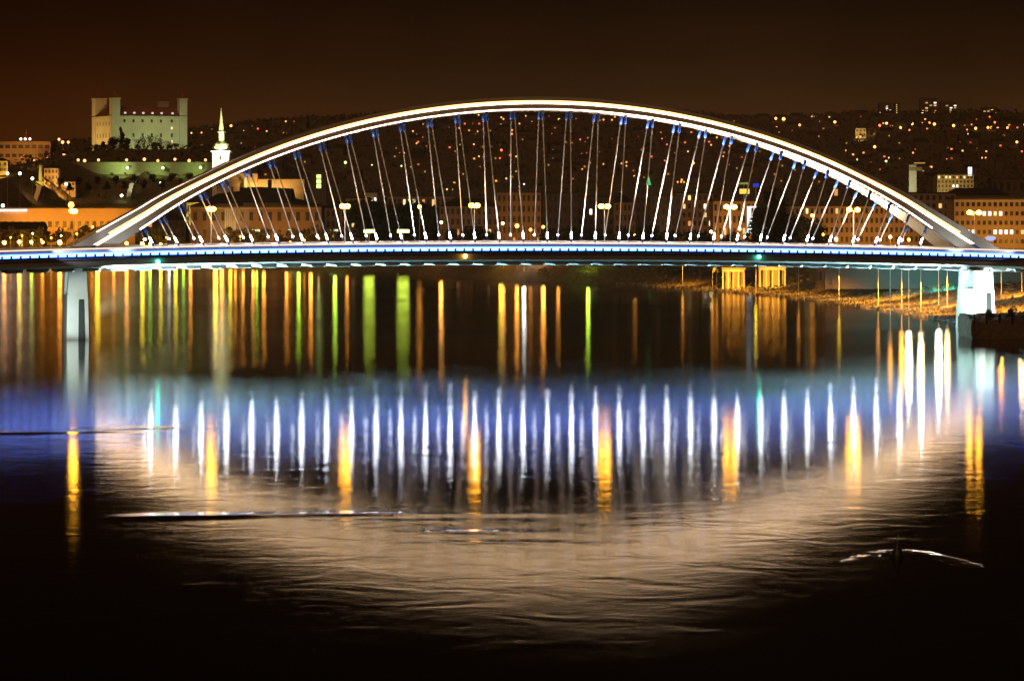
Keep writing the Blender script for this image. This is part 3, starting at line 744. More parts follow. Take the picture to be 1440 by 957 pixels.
# --- mid-ground city blocks: (px0, px1, ytop, D, wall, roof, rows, cols, lit windows, label, name, category)
B = [
 (180, 262, 300, 1880, 'plaster_dark', 'hip', 2, 9, [(1, 3, 'orange')], 'low dark house row behind the left arch foot', 'town_house', 'house'),
 (452, 508, 283, 1800, 'plaster_brown', 'hip', 3, 8, [(0, 2, 'orange'), (1, 6, 'warm')], 'brown hip-roofed house beside the theatre', 'town_house', 'house'),
 (486, 520, 279, 1900, 'plaster_ochre', 'flat', 3, 5, [], 'orange house standing behind the green-lit trees', 'town_house', 'house'),
 (513, 530, 271, 1950, 'plaster_pale', 'flat', 2, 3, [(1, 1, 'white'), (1, 2, 'white'), (1, 0, 'white')], 'small block with white lit top floor behind the trees', 'office_block', 'building'),
 (545, 640, 276, 1980, 'plaster_brown', 'flat', 3, 14, [(2, 4, 'yellow'), (2, 5, 'yellow'), (2, 3, 'yellow'), (2, 7, 'orange'), (2, 9, 'warm')], 'long block with a yellow row of lit windows above the trees', 'office_block', 'building'),
 (618, 700, 279, 1560, 'plaster_brown', 'hip', 4, 11, [(1, 3, 'orange'), (1, 9, 'warm')], 'brown river house left of mid span', 'town_house', 'house'),
 (700, 762, 271, 1600, 'plaster_brown', 'flat', 5, 9, [(0, 3, 'orange'), (0, 8, 'warm')], 'orange-brown block behind the middle of the arch', 'apartment_block', 'building'),
 (764, 812, 272, 1540, 'plaster_dark', 'flat', 5, 7, [], 'black unlit block right of mid span', 'apartment_block', 'building'),
 (812, 862, 277, 1580, 'plaster_dark', 'flat', 5, 7, [(3, 2, 'white')], 'dark block with one square white window', 'apartment_block', 'building'),
 (858, 893, 274, 1640, 'plaster_brown', 'hip', 4, 6, [], 'hip-roofed dark house beside the green-topped tower', 'town_house', 'house'),
 (893, 916, 262, 1700, 'plaster_dark', 'flat', 6, 3, [], 'narrow dark tower block with a green light on its roof', 'tower_block', 'tower'),
 (916, 958, 276, 1520, 'plaster_dark', 'flat', 5, 6, [(0, 1, 'orange')], 'dark block right of the green-topped tower', 'apartment_block', 'building'),
 (950, 1002, 272, 1600, 'plaster_brown', 'flat', 6, 7, [(5, 2, 'yellow'), (4, 1, 'warm'), (4, 5, 'white'), (3, 5, 'warm'), (2, 6, 'white'), (2, 2, 'orange')], 'brown block with scattered lit windows behind the right hangers', 'apartment_block', 'building'),
 (1002, 1062, 283, 1480, 'plaster_ochre', 'flat', 4, 9, [(1, 2, 'warm'), (1, 6, 'warm')], 'orange-lit block behind the third street lamp from the right', 'apartment_block', 'building'),
 (1060, 1112, 292, 1430, 'plaster_dark', 'gable', 3, 7, [], 'dark gabled house behind the black cypress group', 'town_house', 'house'),
 (1110, 1292, 290, 1380, 'plaster_ochre', 'flat', 5, 26, [(3, 1, 'warm'), (1, 9, 'warm'), (2, 14, 'orange'), (4, 3, 'yellow'), (4, 9, 'warm'), (0, 15, 'orange'), (0, 20, 'warm')], 'long orange-lit apartment block inside the right end of the arch', 'apartment_block', 'building'),
 (1240, 1345, 272, 1650, 'plaster_brown', 'flat', 6, 12, [(3, 7, 'orange'), (4, 9, 'warm')], 'dull brown block behind the right arch foot', 'apartment_block', 'building'),
 (1330, 1420, 264, 1750, 'plaster_dark', 'hip', 3, 9, [(2, 7, 'yellow'), (2, 8, 'yellow')], 'dark hip-roofed hall behind the office block', 'hall', 'building'),
 (1395, 1470, 252, 1900, 'plaster_dark', 'flat', 4, 8, [], 'dark flat-topped block above the right office building', 'office_block', 'building'),
 (-40, 60, 312, 1730, 'plaster_brown', 'gable', 1, 8, [], 'low gabled shed row behind the lit quay trees', 'shed', 'building'),
 (640, 700, 288, 1900, 'plaster_brown', 'gable', 2, 7, [], 'low gabled row house far behind mid span', 'town_house', 'house'),
 (1150, 1240, 262, 2050, 'plaster_dark', 'flat', 4, 9, [(3, 2, 'orange')], 'unlit dark slab above the long apartment block', 'office_block', 'building'),
]
ROWS = []
for (a, b, yt, D, wm, rf, r, c, lit, lb, nm, ct) in B:
    block(nm, lb, ct, a, b, yt, D, 16, M[wm], rf, r, c, lit, True, rz=R(rng.uniform(-3, 3)), rise=4)
for px, D, pw in ((715, 1600, 14000), (745, 1600, 11000), (660, 1560, 8000), (1015, 1480, 16000), (1045, 1480, 16000), (1130, 1380, 12000), (1170, 1380, 14000), (1215, 1380, 15000), (1260, 1380, 14000), (880, 1640, 5000), (985, 1600, 8000), (480, 1800, 12000), (1290, 1650, 6000), (503, 1900, 9000)):
    spot('street_glow', at(px, 345, D-24), at(px, 315, D), pw*(.62 if px < 1100 else .6)*(.6+.8*((px*7) % 10)/10), (1, .38, .04), 125, .9, .4)
# billboards and signs
def sign(name, label, px, py, D, wpx, hpx, mt, post=True):
    p = at(px, py, D); uu = D/F
    t = thing(name, label, 'sign', p)
    MB().box(-wpx*uu/2-.15, wpx*uu/2+.15, 0, .6, -hpx*uu/2-.15, hpx*uu/2+.15).build('case', M['steel'], t)
    MB().box(-wpx*uu/2, wpx*uu/2, -.12, -.004, -hpx*uu/2, hpx*uu/2).build('panel', mt, t)
    if post: MB().tube([(0, .4, -hpx*uu/2), (0, .4, -hpx*uu/2 - max(3, p.z-hpx*uu/2-gz(p.x, D)))], .3, 6).build('post', M['pole'], t)
    return t
sign('roof_sign', 'glowing yellow sign panel above the roofs between the right hangers', 1047, 269, 1640, 14, 7, emi('sign_yellow', (1, .66, .10), 1.2))
sign('roof_sign', 'thin greenish sign just above the yellow panel', 1046, 258, 1660, 13, 2.5, emi('sign_green', (.5, .6, .12), .5))
sign('roof_sign', 'small blue sign right of the yellow panel', 1063, 260.5, 1660, 8, 5, emi('sign_blue', (.03, .08, .9), .6))
sign('lit_screen', 'bright white lit screen wall beside the black cypresses', 1057, 309, 1440, 13, 38, emi('screen_white', (.85, .95, 1), 1.6))
sign('roof_sign', 'upright white sign on the roof corner of the yellow hotel', 1364, 241, 2090, 5.5, 12, emi('sign_white', (.85, .9, 1), 2))
sign('kiosk_sign', 'yellow-green tube sign in front of the dark trees, left one', 519, 325, 1520, 14, 4, emi('kiosk_green', (.75, 1, .08), 22))
sign('kiosk_sign', 'yellow-green tube sign in front of the dark trees, right one', 567, 325, 1500, 16, 4, emi('kiosk_green', (.75, 1, .08), 20))
for i, (px, py) in enumerate(((470, 324), (410, 324), (360, 324))):
    sign('kiosk_sign', ['pale green tube sign right of the theatre', 'pale green tube sign in front of the theatre', 'pale green tube sign left of the theatre middle'][i], px, py, 1640, 11, 3, emi('kiosk_pale', (.7, 1, .45), 1.6))
for i, (py) in enumerate((248, 255, 261.5)):
    p = at(447.5, py, 2050)
    if i == 0: t = thing('stair_tower', 'dark stair tower with three green windows one above another', 'tower', (p.x, 2056, gz(p.x, 2056)))
    if i == 0: MB().box(-5, 5, 0, 8, -2, p.z+4-gz(p.x, 2056)).build('wall', M['plaster_dark'], t); MB().box(-5.4, 5.4, -.4, 8.4, p.z+4-gz(p.x, 2056), p.z+5-gz(p.x, 2056)).build('roof', M['roof_dark'], t)
    window_part(t, 0, -.004, p.z-1.4-gz(p.x, 2056), 3.0, 2.6, emi('window_green', (.72, 1, .25), 2.2, 'NONE'))
t = thing('roof_beacon', 'small green cone light on top of the narrow dark tower block', 'light', at(912, 260.5, 1706))
MB().lathe([(1.6, 0), (1.2, 1), (.2, 5.5)], 8).build('cone', emi('beacon_green', (.1, .8, .25), .8), t)
MB().lathe([(2, -1), (2, 0)], 8).build('base', M['steel'], t)

# --- right side: concrete tower, hotel, office building
D = 2150; uu = D/F
t = thing('concrete_tower', 'pale concrete tower with a T-shaped lit head above the right arch', 'tower', at(1283, 268, D))
MB().box(-2.6, 2.6, -2.6, 2.6, -12, 36*uu).build('shaft', M['plaster_pale'], t)
MB().box(-2.8, 13*uu, -3, 3, 28*uu, 33*uu).build('head', M['plaster_brown'], t)
MB().box(3*uu, 17*uu, -3.4, 3.4, 38*uu, 39.5*uu).build('lit_deck', emi('deck_orange', (1, .55, .12), .5), t)
spot('tower_floodlight', at(1280, 274, D-30), at(1283, 250, D), 26000, (.85, .95, .55), 50, .8, .3)
block('hotel', 'yellow-lit hotel block with a white roof sign on the right slope', 'building', 1318, 1369, 246, 2090, 20, M['plaster_ochre'], 'flat', 4, 10, [(3, 2, 'yellow'), (3, 3, 'yellow'), (3, 7, 'yellow'), (3, 0, 'yellow'), (3, 5, 'warm'), (1, 4, 'white'), (1, 5, 'white')], True, base=CH+(HY-276)/F*2090)
spot('facade_floodlight', at(1335, 276, 2060), at(1338, 256, 2090), 26000, (1, .78, .25), 120, .8, .4)
lit = [(4, 3, 'yellow'), (2, 0, 'white'), (2, 1, 'yellow'), (2, 2, 'white'), (2, 3, 'white'), (1, 1, 'white'), (1, 2, 'white'), (4, 5, 'white'), (4, 6, 'white'), (4, 7, 'yellow'), (4, 8, 'white'), (2, 7, 'white'), (2, 8, 'white'), (2, 9, 'white'), (2, 10, 'white'), (2, 12, 'warm'), (2, 13, 'yellow')]
t, W2, D2, h = block('office_building', 'large orange-lit office building with rows of windows behind the right arch foot', 'building', 1342, 1480, 280, 1330, 24, M['plaster_ochre'], 'flat', 6, 18, lit, True, wsize=(.55, .45), ledge=M['plaster_pale'])
for px in (1352, 1376, 1402, 1430, 1455): spot('street_glow', at(px, 342, 1330-26), at(px, 312, 1330), 6800*(.7+.6*(px % 7)/7), (1, .42, .05), 125, .9, .4)
t = thing('traffic_sign', 'flat bluish lit sign beside the right arch foot', 'sign', bw(s_for(1393, 9), 9, zdk(115)))
MB().tube([(0, 0, 0), (0, 0, 2.2)], .25, 6).build('post', M['pole'], t)
MB().lathe([(.3, 2.2), (1.3, 2.6), (1.5, 3.1), (.8, 3.5)], 10).build('canopy', emi('canopy_blue', (.6, .7, 1), .8), t)

# --- bank: pavilions with columns under the deck, quay wall, jetty
for i, (a, b, D) in enumerate(((1017, 1046, 1118), (1069, 1104, 1105))):
    x0, x1 = (a-720)/F*D, (b-720)/F*D
    t = thing('pavilion', ['left columned pavilion glowing orange under the bridge deck', 'right columned pavilion glowing orange under the bridge deck'][i], 'pavilion', ((x0+x1)/2, D+4, gz((x0+x1)/2, D)), 0, 'columned pavilions on the bank')
    W2 = (x1-x0)/2
    MB().box(-W2, W2, 2.5, 3.2, 0, 7).build('wall', M['plaster_ochre'], t)
    for q in range(5): MB().box(-W2+q*W2/2-.28, -W2+q*W2/2+.28, -3.6, -3.0, 0, 6.2).build('column', M['plaster_ochre'], t)
    MB().box(-W2-.6, W2+.6, -4, 3.6, 7.003, 7.8).build('roof', M['plaster_brown'], t)
    MB().box(-W2-.2, W2+.2, -3.7, -2.9, 6.203, 7.0).build('beam', M['plaster_ochre'], t)
    spot('pavilion_lamp', (t.location.x, D-10, t.location.z+3.5), (t.location.x, D+6, t.location.z+3.5), 26000, (1, .5, .06), 110, .8, .3)
D = 1062
for i, (a, b, yt) in enumerate(((1150, 1180, 376), (1182, 1215, 379))):
    block('boat_house', ['small shuttered boat house on the bank right of the pavilions', 'lower boat house on the bank next to the teal wall'][i], 'house', a, b, yt, D+30*i, 8, M['plaster_brown'], 'flat', 1, 4, [], True)
D = 1010
x0, x1 = (1160-720)/F*D, (1450-720)/F*D
t = thing('retaining_wall', 'long plain retaining wall washed in teal light under the deck by the right pier', 'wall', ((x0+x1)/2, D, 5))
MB().box(-(x1-x0)/2, (x1-x0)/2, 0, 1.2, -1, 8.6).build('wall', M['plaster_dark'], t)
MB().box(-(x1-x0)/2-.2, (x1-x0)/2+.2, -.25, 1.45, 8.6, 9.1).build('coping', M['stone'], t)
for q, pw in ((1332, 42000), (1305, 20000), (1262, 6000)):
    spot('teal_floodlight', at(q+8, 388, D-34), at(q-14, 384, D), pw, (.05, .72, .85), 110, .9, .3)
for q, dd, up, pw in [(960, 24, 9, 5000), (1000, 26, 9, 5500), (1040, 24, 9, 7000), (1075, 26, 9, 9000), (1110, 26, 9, 10000), (1145, 28, 9, 11000), (1180, 28, 9, 12000), (1210, 28, 9, 13000), (1240, 30, 9, 14000), (1268, 30, 9, 15000), (1293, 30, 9, 15000), (1315, 30, 9, 14000), (1250, 75, 9, 17000), (1295, 80, 9, 19000), (1330, 85, 9, 19000), (1425, 90, 9, 22000), (1405, 40, 9, 16000), (1436, 30, 9, 16000)]:
    D = bank_D(min(q, 1334)) + dd
    x = (q-720)/F*D
    spot('bank_fill', (x, D-14, gz(x, D)+up), (x-1, D-9, gz(x, D)), pw*3.2, (1, .42, .04), 120, 1, .3)  # extra warm spots added to brighten the bank beyond its lamp posts
m = MB(); r = np.random.RandomState(9)
def stone(m, x, y, z, a):
    p = [(x+a*(r.uniform(.6, 1.1))*math.cos(t), y+a*(r.uniform(.6, 1.1))*math.sin(t), z-.25*a) for t in (0, 1.26, 2.5, 3.8, 5.0)]
    q = [(x+(u[0]-x)*r.uniform(.4, .75), y+(u[1]-y)*r.uniform(.4, .75), z+a*r.uniform(.35, .8)) for u in p]
    m.loft([p, q])
for k in range(2600):
    i = r.randint(6, len(BANK)-3); f = r.rand()
    x = BANK[i][0]+(BANK[i+1][0]-BANK[i][0])*f; y = BANK[i][1]+(BANK[i+1][1]-BANK[i][1])*f
    d = abs(r.normal())*5
    x += d*.95; y += d*.3
    stone(m, x, y, gz(x, y), r.uniform(.25, .95))
tag(m.build('riprap', pbr('riprap_stone', (.2, .17, .13), .95, .5, .8, col2=(.05, .045, .04))), kind='stuff')
m = MB()
for k in range(5000):
    i = r.randint(6, len(BANK)-3); f = r.rand()
    x = BANK[i][0]+(BANK[i+1][0]-BANK[i][0])*f; y = BANK[i][1]+(BANK[i+1][1]-BANK[i][1])*f
    d = r.uniform(6, 75)
    x += d*.95; y += d*.3
    z = gz(x, y); a = r.uniform(0, 6.28); w_ = r.uniform(.3, 1.0); h_ = r.uniform(.15, .7)
    c_, s_ = math.cos(a)*w_, math.sin(a)*w_
    m.quad((x-c_, y-s_, z-.1), (x+c_, y+s_, z-.1), (x+c_*.5+.1, y+s_*.5, z+h_), (x-c_*.7, y-s_*.7, z+h_*.8))
tag(m.build('rough_grass', pbr('dry_grass', (.2, .16, .07), .95, .5, .5, col2=(.07, .06, .02))), kind='stuff')
# jetty head in front of the right pier
p = at(1367, 478, 740)
p_j = p.copy()
jt = thing('jetty', 'dark rough stone jetty head with scrub on top before the right pier', 'jetty', (p.x, 752, 0))
m = MB(); rings = []
for k in range(16):
    x = k*2.2
    j = lambda a: float(rng.uniform(-a, a))
    rings.append([(x, -13+min(0, -.0*x)+j(.4), -1.5), (x+j(.3), -12+j(.5), 1.2+j(.3)), (x+j(.3), -10.5+j(.5), 4.4+j(.5)), (x, -6+j(.5), 5.2+j(.5)), (x, 0, 5.4+j(.5)), (x, 9+j(.6), 5.2+j(.4)), (x, 11, -1.5)])
m.loft(rings).build('stone_body', M['darkconcrete'], jt)
MB().box(-.25, .35, -12.2, 10, .6, 4.6).build('end_wall', M['darkconcrete'], jt)
for q in range(4): MB().tube([(.6+q*3.1, -10.8, 3.5), (.6+q*3.1, -10.8, 6.0)], .3, 7).build('mooring_post', M['black'], jt)
# ------------------------------------------------------------------ trees
def tree_mesh(seed, h, cr, n, leaf, tall=1.0, clump=9):
    r = np.random.RandomState(seed)
    m = MB()
    cs = []
    for k in range(clump):
        a = r.uniform(0, 6.28); q = r.uniform(.1, .75)*cr; zz = h*(.42 + .5*r.rand())
        cs.append((q*math.cos(a), q*math.sin(a), zz, cr*r.uniform(.3, .55)))
    for k in range(n):
        c = cs[r.randint(len(cs))]
        d = r.normal(size=3); d /= np.linalg.norm(d)
        rad = c[3]*r.uniform(.5, 1.05)
        p = np.array([c[0], c[1], c[2]]) + d*rad*np.array([1, 1, tall])
        a = r.normal(size=3); a /= np.linalg.norm(a); b = np.cross(a, r.normal(size=3)); b /= np.linalg.norm(b)
        s = leaf*r.uniform(.6, 1.4)
        m.quad(p-a*s, p-b*s*.6, p+a*s, p+b*s*.6)
    t = MB()
    t.tube([(0, 0, -1), (.1, .1, h*.3), (0, .1, h*.6)], [h*.035, h*.026, h*.012], 7)
    for c in cs[:6]:
        t.tube([(0, 0, h*.3), (c[0]*.5, c[1]*.5, (c[2]+h*.3)*.5), c[:3]], [h*.016, h*.01, h*.004], 5)
    return m, t
TREES = {}
for nm, args, mt in (('broad', (3, 10, 4.2, 620, .5, .85, 11), 'leaf'), ('broad2', (8, 10, 4.6, 620, .5, .8, 12), 'leaf'), ('dark', (5, 10, 3.6, 700, .55, 1.2, 10), 'leaf_dark'), ('dark2', (21, 10, 4.0, 700, .55, 1.0, 12), 'leaf_dark'), ('bare', (13, 10, 4.0, 260, .35, .9, 12), 'bare'), ('cypress', (17, 14, 1.7, 700, .5, 2.6, 9), 'leaf_dark')):
    a, b = tree_mesh(*args)
    TREES[nm] = (shared('crown_'+nm, a, M[mt]), shared('trunk_'+nm, b, M['bark']))
def tree(kind, x, y, h, label, group, z=None, name='tree'):
    z = gz(x, y) if z is None else z
    t = thing(name, label, 'tree', (x, y, z), rng.uniform(0, 6.28), group)
    s = h/10 if kind != 'cypress' else h/14
    for part, me in zip(('crown', 'trunk'), TREES[kind]):
        o = link(part, me, t); o.scale = (s, s, s)
    return t
def tree_px(kind, px, ytop, D, label, group, z=None, name='tree'):
    x = (px-720)/F*D; z0 = gz(x, D) if z is None else z
    zt = CH + (HY-ytop)/F*D
    return tree(kind, x, D, max(zt-z0, 3), label, group, z0, name)
for q, (dx_, dy_, hh) in enumerate(((2, -8, 1.6), (5, -7, 2.2), (8.5, -9, 1.5), (10.5, -6, 2.4), (13, -8, 1.8), (15, -5, 2.6), (12, 2, 3.0))):
    tree('dark' if q % 2 else 'bare', p_j.x+dx_, 752+dy_, hh*1.5, 'low scrubby bush on top of the dark jetty head', 'scrub bushes on the jetty', 4.9-hh*.6, 'bush')
# in front of the castle
for i, (px, yt, yb, k) in enumerate(((146, 199, 217, 'dark'), (158, 193, 217, 'dark2'), (171, 178, 217, 'cypress'), (176, 194, 217, 'dark'), (193, 194, 215, 'bare'), (203, 191, 215, 'bare'), (214, 189, 215, 'bare'), (226, 193, 215, 'bare'), (236, 197, 215, 'bare'), (135, 203, 217, 'dark2'), (120, 208, 220, 'dark'))):
    D = 2655
    tree_px(k, px, yt, D, ('bare twiggy tree silhouetted against the castle wall' if k == 'bare' else ('tall pointed dark tree at the castle corner' if k == 'cypress' else 'dark bushy tree at the left foot of the castle')), 'dark bushy trees at the left foot of the castle' if k in ('dark', 'dark2') else 'bare trees before the castle', CH+(HY-yb)/F*D)
for i, px in enumerate(range(72, 330, 13)):
    D = 2440 - (i*53 % 160)
    yt = 243 + (i*7 % 15)
    tree_px(('dark', 'dark2')[i % 2], px, yt, D, 'dark tree on the slope below the castle wall', 'trees on the castle slope', CH+(HY-yt-16)/F*D)
# quay trees on the left, lit from below
for i, px in enumerate((-8, 6, 22, 40, 52, 64, 80, 92, 112, 126, 200, 222, 246, 330, 346, 364, 396, 420, 436, 458)):
    D = bank_D(px) + 34 + (i*17 % 22)
    tree_px(('broad', 'broad2')[i % 2], px, 318 + (i*5 % 9), D, 'leafy quay tree glowing orange in the lamp light ' + ('left of the arch' if px < 150 else 'under the left third of the arch'), 'orange lit quay trees ' + ('left of the arch' if px < 150 else 'under the left third of the arch'))
for i, px in enumerate((-2, 15, 31, 46, 58, 72, 86, 108, 128, 205, 234, 338, 355, 408, 428, 448)):
    D = bank_D(px) + 20 + (i*11 % 15); x = (px-720)/F*D; g0 = gz(x, D)
    c, cn = ((1, .36, .03), 'amber') if i % 3 else ((1, .80, .30), 'pale yellow')
    post_lamp(x, D, g0, 4.6 + (i % 4)*1.2, .5, c, 14, f'{cn} promenade lamp among the quay trees ' + ('left of the arch' if px < 150 else 'under the left third of the arch'), f'{cn} promenade lamps among the quay trees ' + ('left of the arch' if px < 150 else 'under the left third of the arch'))
for i, px in enumerate((6, 24, 42, 62, 88, 118, 215, 240, 345, 375, 415, 445)):
    D = bank_D(px) + 24; x = (px-720)/F*D; g0 = gz(x, D)
    spot('tree_fill', (x, D-5, g0+1.2), (x+2, D+14, g0+9), 9000, (1, .42, .05), 90, .8, .3)  # added spots without fixtures, brighten the tree crowns
# dark trees in the middle
for i, px in enumerate(range(512, 622, 9)):
    D = 1560 + (i*31 % 50)
    tree_px(('dark2', 'dark')[i % 2], px, 282 + (i*11 % 19), D, 'big dark tree dimly green in the light of the tube signs', 'dark trees left of mid span')
for i, (px, yt, k) in enumerate(((1082, 268, 'cypress'), (1090, 260, 'cypress'), (1097, 275, 'cypress'), (1070, 306, 'dark2'), (1084, 298, 'dark'), (1104, 300, 'dark2'), (1122, 304, 'dark'), (1138, 310, 'dark2'), (1152, 318, 'dark'))):
    tree_px(k, px, yt, 1370 - (i*7 % 20), 'tall black cypress among the dark trees by the long apartment block' if k == 'cypress' else 'round black tree beside the cypresses', 'black ' + ('cypresses' if k == 'cypress' else 'round trees') + ' on the right bank')
for i, (px, yt) in enumerate(((640, 322), (668, 318), (690, 326), (770, 322), (800, 318), (838, 324), (872, 320), (910, 318), (942, 324), (985, 326), (1030, 328))):
    D = bank_D(px) + 30 + (i*13 % 25)
    tree_px(('dark', 'dark2')[i % 2], px, yt, D, 'dark riverside tree behind the deck under the middle of the arch', 'dark riverside trees behind the deck')
# quay lamps near mid span that light the fronts
for i, (px, py) in enumerate(((707, 314), (727, 317.5), (746, 323), (764, 319), (620.5, 312.6), (590, 290.6), (893, 331), (1040, 322), (1000, 326), (1092, 322), (1158, 330), (1176, 337), (1252, 333), (1278, 337), (1142, 303), (130, 319))):
    D = 1500 if px < 1000 else 1360
    if px < 200: D = 1700
    p = at(px, py, D); g0 = gz(p.x, D)
    c = ORANGE if i % 4 else (1, .7, .3)
    post_lamp(p.x, D, g0, p.z-g0, .95 if i in (1, 5) else .7, c, 16, 'orange street lamp between the river fronts ' + ('right of' if px > 800 else 'left of') + ' mid span', 'orange street lamps between the river fronts ' + ('right of' if px > 800 else 'left of') + ' mid span')

# ------------------------------------------------------------------ the far hillside: lamps, houses, tower blocks
HL = """324.9,180.2,o,3 342.8,183.6,o,2 354.6,180.6,r,1 362.6,184.2,r,2 375,188,o,2 389.6,176.5,r,1 401.9,173.8,o,2 413.7,173.8,r,1.5 426.3,176,r,2 402.9,187,o,2 269.2,190.2,y,2 283.4,190,o,2 298,184.7,o,1
583.8,173.4,o,1.5 594.6,178,o,2 580.7,188,o,2 585.8,192.4,o,1.5 594.6,192.8,o,1.5 594,197.3,r,1.5 585.8,205.4,o,2 600,209.5,r,1.5 574,209.5,y,1.5 568,219,o,2.2 562,219,r,1.5 586,220,o,1.5 585.8,233,o,1.5 564.5,237.6,g,2 577.7,239,g,1.5 612.7,175.5,o,3 619,176,r,2 625.6,175.9,o,2.5 630.7,207.7,r,1 640,217,o,1.5 627.6,235.6,r,1.2 651,175,y,2 646,183.6,o,2 654,180,o,2 660,172.8,o,2 665,177,r,1 673,164.7,o,2 672,188.7,o,2 669,188.5,o,1.5 666.3,207,o,2 673.5,224.4,y,1.8 679.5,224.4,y,1 689.4,183.6,o,2 689.8,207,y,1.5 705,168.7,y,1.8 708,171,o,2 710.5,188,y,2 710.5,192,o,2 720,186.7,o,2 720,192.2,o,2 724.4,205.4,o,2 703,208,r,1.3 705,215.6,r,2.6 701,220.3,o,2 698,225.4,o,2.6 703,226.5,r,2 717,222.3,r,2 739.7,166.3,o,2 748,171,o,2 750.5,168.7,o,2 730.5,177.5,o,1.8 741.7,182.6,r,2 738,183,r,1.5 772,166.3,r,1.3 786,171.4,o,2.5 776,191.8,r,1.3 769,203.6,o,1.3 724,232.5,r,1 712,255.3,y,2 737,264,w,2 787.6,238.6,y,1.4 628.6,271,y,2 636.4,271,y,1.5 523,236,g,1.6 411.6,232.5,g,2.6 485.8,232.5,g,3 388,243,g,1.6 388.5,254,g,1.3
810,167,o,1.8 818,180,y,2 817.7,184.6,y,2.2 824.8,187,o,2 844,169,o,1.8 848.7,171.8,o,2 860.5,171.8,o,2 864.6,167.7,o,1.8 841,186,o,2 816,200,r,1.8 823,203,r,1 860.5,199,r,1.3 843,213.6,o,1.3 818,220,r,1.3 825,219,r,1.4 872.7,220,o,1.8 823,233,r,2 828,236,o,2 818.7,242,o,1.6 831,242,o,1.7 839.5,237.6,y,1.8 843.8,237.6,y,1.8 874,234,o,1.8 881,232.5,o,2 886.6,232.5,o,2 881,237.6,o,1.8 887,237.6,o,1.8 891.7,252,o,1.8 898,191.8,r,1.8 917,219.3,o,2 931,199,r,1.6 938,207,r,1.8 939.5,219,o,2 935,230,r,2 939,229.5,r,2.4 944,244,r,1.8 954.8,247.8,o,1.8 953,261,o,2 958,261,o,2 962,261,o,1.8 978.6,261,y,2 990.5,261,y,1.7 964,198,o,1.6 967,207.7,o,2 961,217,o,1.6 967.5,217,y,1.8 981.7,196,o,2 975,233.5,o,3 991,212,o,2 1000,207.7,o,2 1008,197,o,2 1000,191,o,2.2 1016,195,o,2 1026,209,o,2.2 1025.5,223.8,y,2.4 1017,223.8,o,1.6 1025.5,231.5,r,2 1013,220,r,1.5
1031.6,169.4,o,2 1066.9,169.8,o,2.2 1091,169.8,o,3 1102,170.4,o,4 1092,183,r,3 1124.5,179.5,o,2.6 1114,183.5,r,1.4 1141.6,167,o,1.6 1148,167,o,1.4 1145,180.6,o,2 1145,185,r,1.5 1174,174.9,o,3.2 1040,200.5,o,1.6 1050,196,o,1.3 1209,165,o,3.6 1216,164,r,2.5 1203,158.6,o,2 1220.5,151.6,r,2.2 1250,166.7,r,2 1246.8,177,y,3.2 1237,180,r,3 1255,179,r,2 1266.5,183,o,2.8 1270.5,174,o,2 1282.5,177.4,o,3.4 1278.8,186.8,o,2 1276,195.6,o,2 1314,178,o,3.4 1307,176,o,2.4 1297,176,r,1.6 1341,180,o,3.4 1352.5,179,r,2.4 1361.6,180,o,2.6 1360,186,o,1.8 1372,184,o,3.2 1361.6,192,w,1.6 1391.7,167.6,r,2 1389.4,183,o,3 1394.5,183,o,3.2 1403,184,o,2.6 1399,175.5,r,2.4 1416.7,183,o,2.6 1422,179,o,1.6 1429,182,r,2.4 1435,181.7,r,2.4 1439,179,r,2.4 1408,192,o,2 1301,201,o,2.2 1284,219,o,2.2 1287,214,r,1.5 1331.5,223.5,o,2.2 1334.7,217.8,o,2.2 1340,212,o,2.2 1343,208.4,o,2.2 1350,205,o,2.4 1350,212,o,2 1373,212,o,2 1398,208,r,2.4 1409.5,207.5,w,2.6 1387,217,o,2.2 1381,226,o,1.8 1386,226,o,1.8 1430,204,o,3 1401.6,236,r,2.6 1302,238.6,o,2.2 1310,239,o,2.2 1230,210.7,o,3.4 1190,216,o,2.2 1206.4,228.4,y,2.8 1238,237.5,y,3.4 1246,231,g,2.4 1250,226,y,2 1223,224,y,2 1437,217,r,2 1436,228,r,1.6 1262,219,r,1.4 1205,197,o,2 1210,196,o,2"""
CMAP = {'o': ORANGE, 'r': RED, 'y': YEL, 'g': GRN, 'w': WHT}
def side(px):
    if px < 300: return 'between castle and church'
    if px < 450: return 'right of the church spire'
    if px < 620: return 'seen through the left hangers'
    if px < 700: return 'seen through the hangers left of mid span'
    if px < 800: return 'seen through the hangers at mid span'
    if px < 900: return 'seen through the hangers right of mid span'
    if px < 1045: return 'seen through the right hangers'
    if px < 1200: return 'above the right shoulder of the arch'
    if px < 1290: return 'below the left tower blocks on the right ridge'
    return 'on the slope at the right edge'
house_mb = {}
M['house_tile'] = pbr('house_tile', (.11, .06, .04), .85, .4, .3)
def house_meshes(k):
    if k not in house_mb:
        w_, d_, h_ = ((11, 9, 6), (14, 9, 8), (9, 9, 7))[k]
        a = MB().box(-w_/2, w_/2, -d_/2, d_/2, -5, h_)
        b = MB().loft([[(-w_/2-.4, -d_/2-.4, h_), (-w_/2-.4, d_/2+.4, h_), (-w_/2-.4, 0, h_+4)], [(w_/2+.4, -d_/2-.4, h_), (w_/2+.4, d_/2+.4, h_), (w_/2+.4, 0, h_+4)]])
        house_mb[k] = (shared(f'house_wall_{k}', a, M['plaster_dark']), shared(f'house_roof_{k}', b, M['roof_dark' if k == 1 else 'house_tile']), d_)
    return house_mb[k]
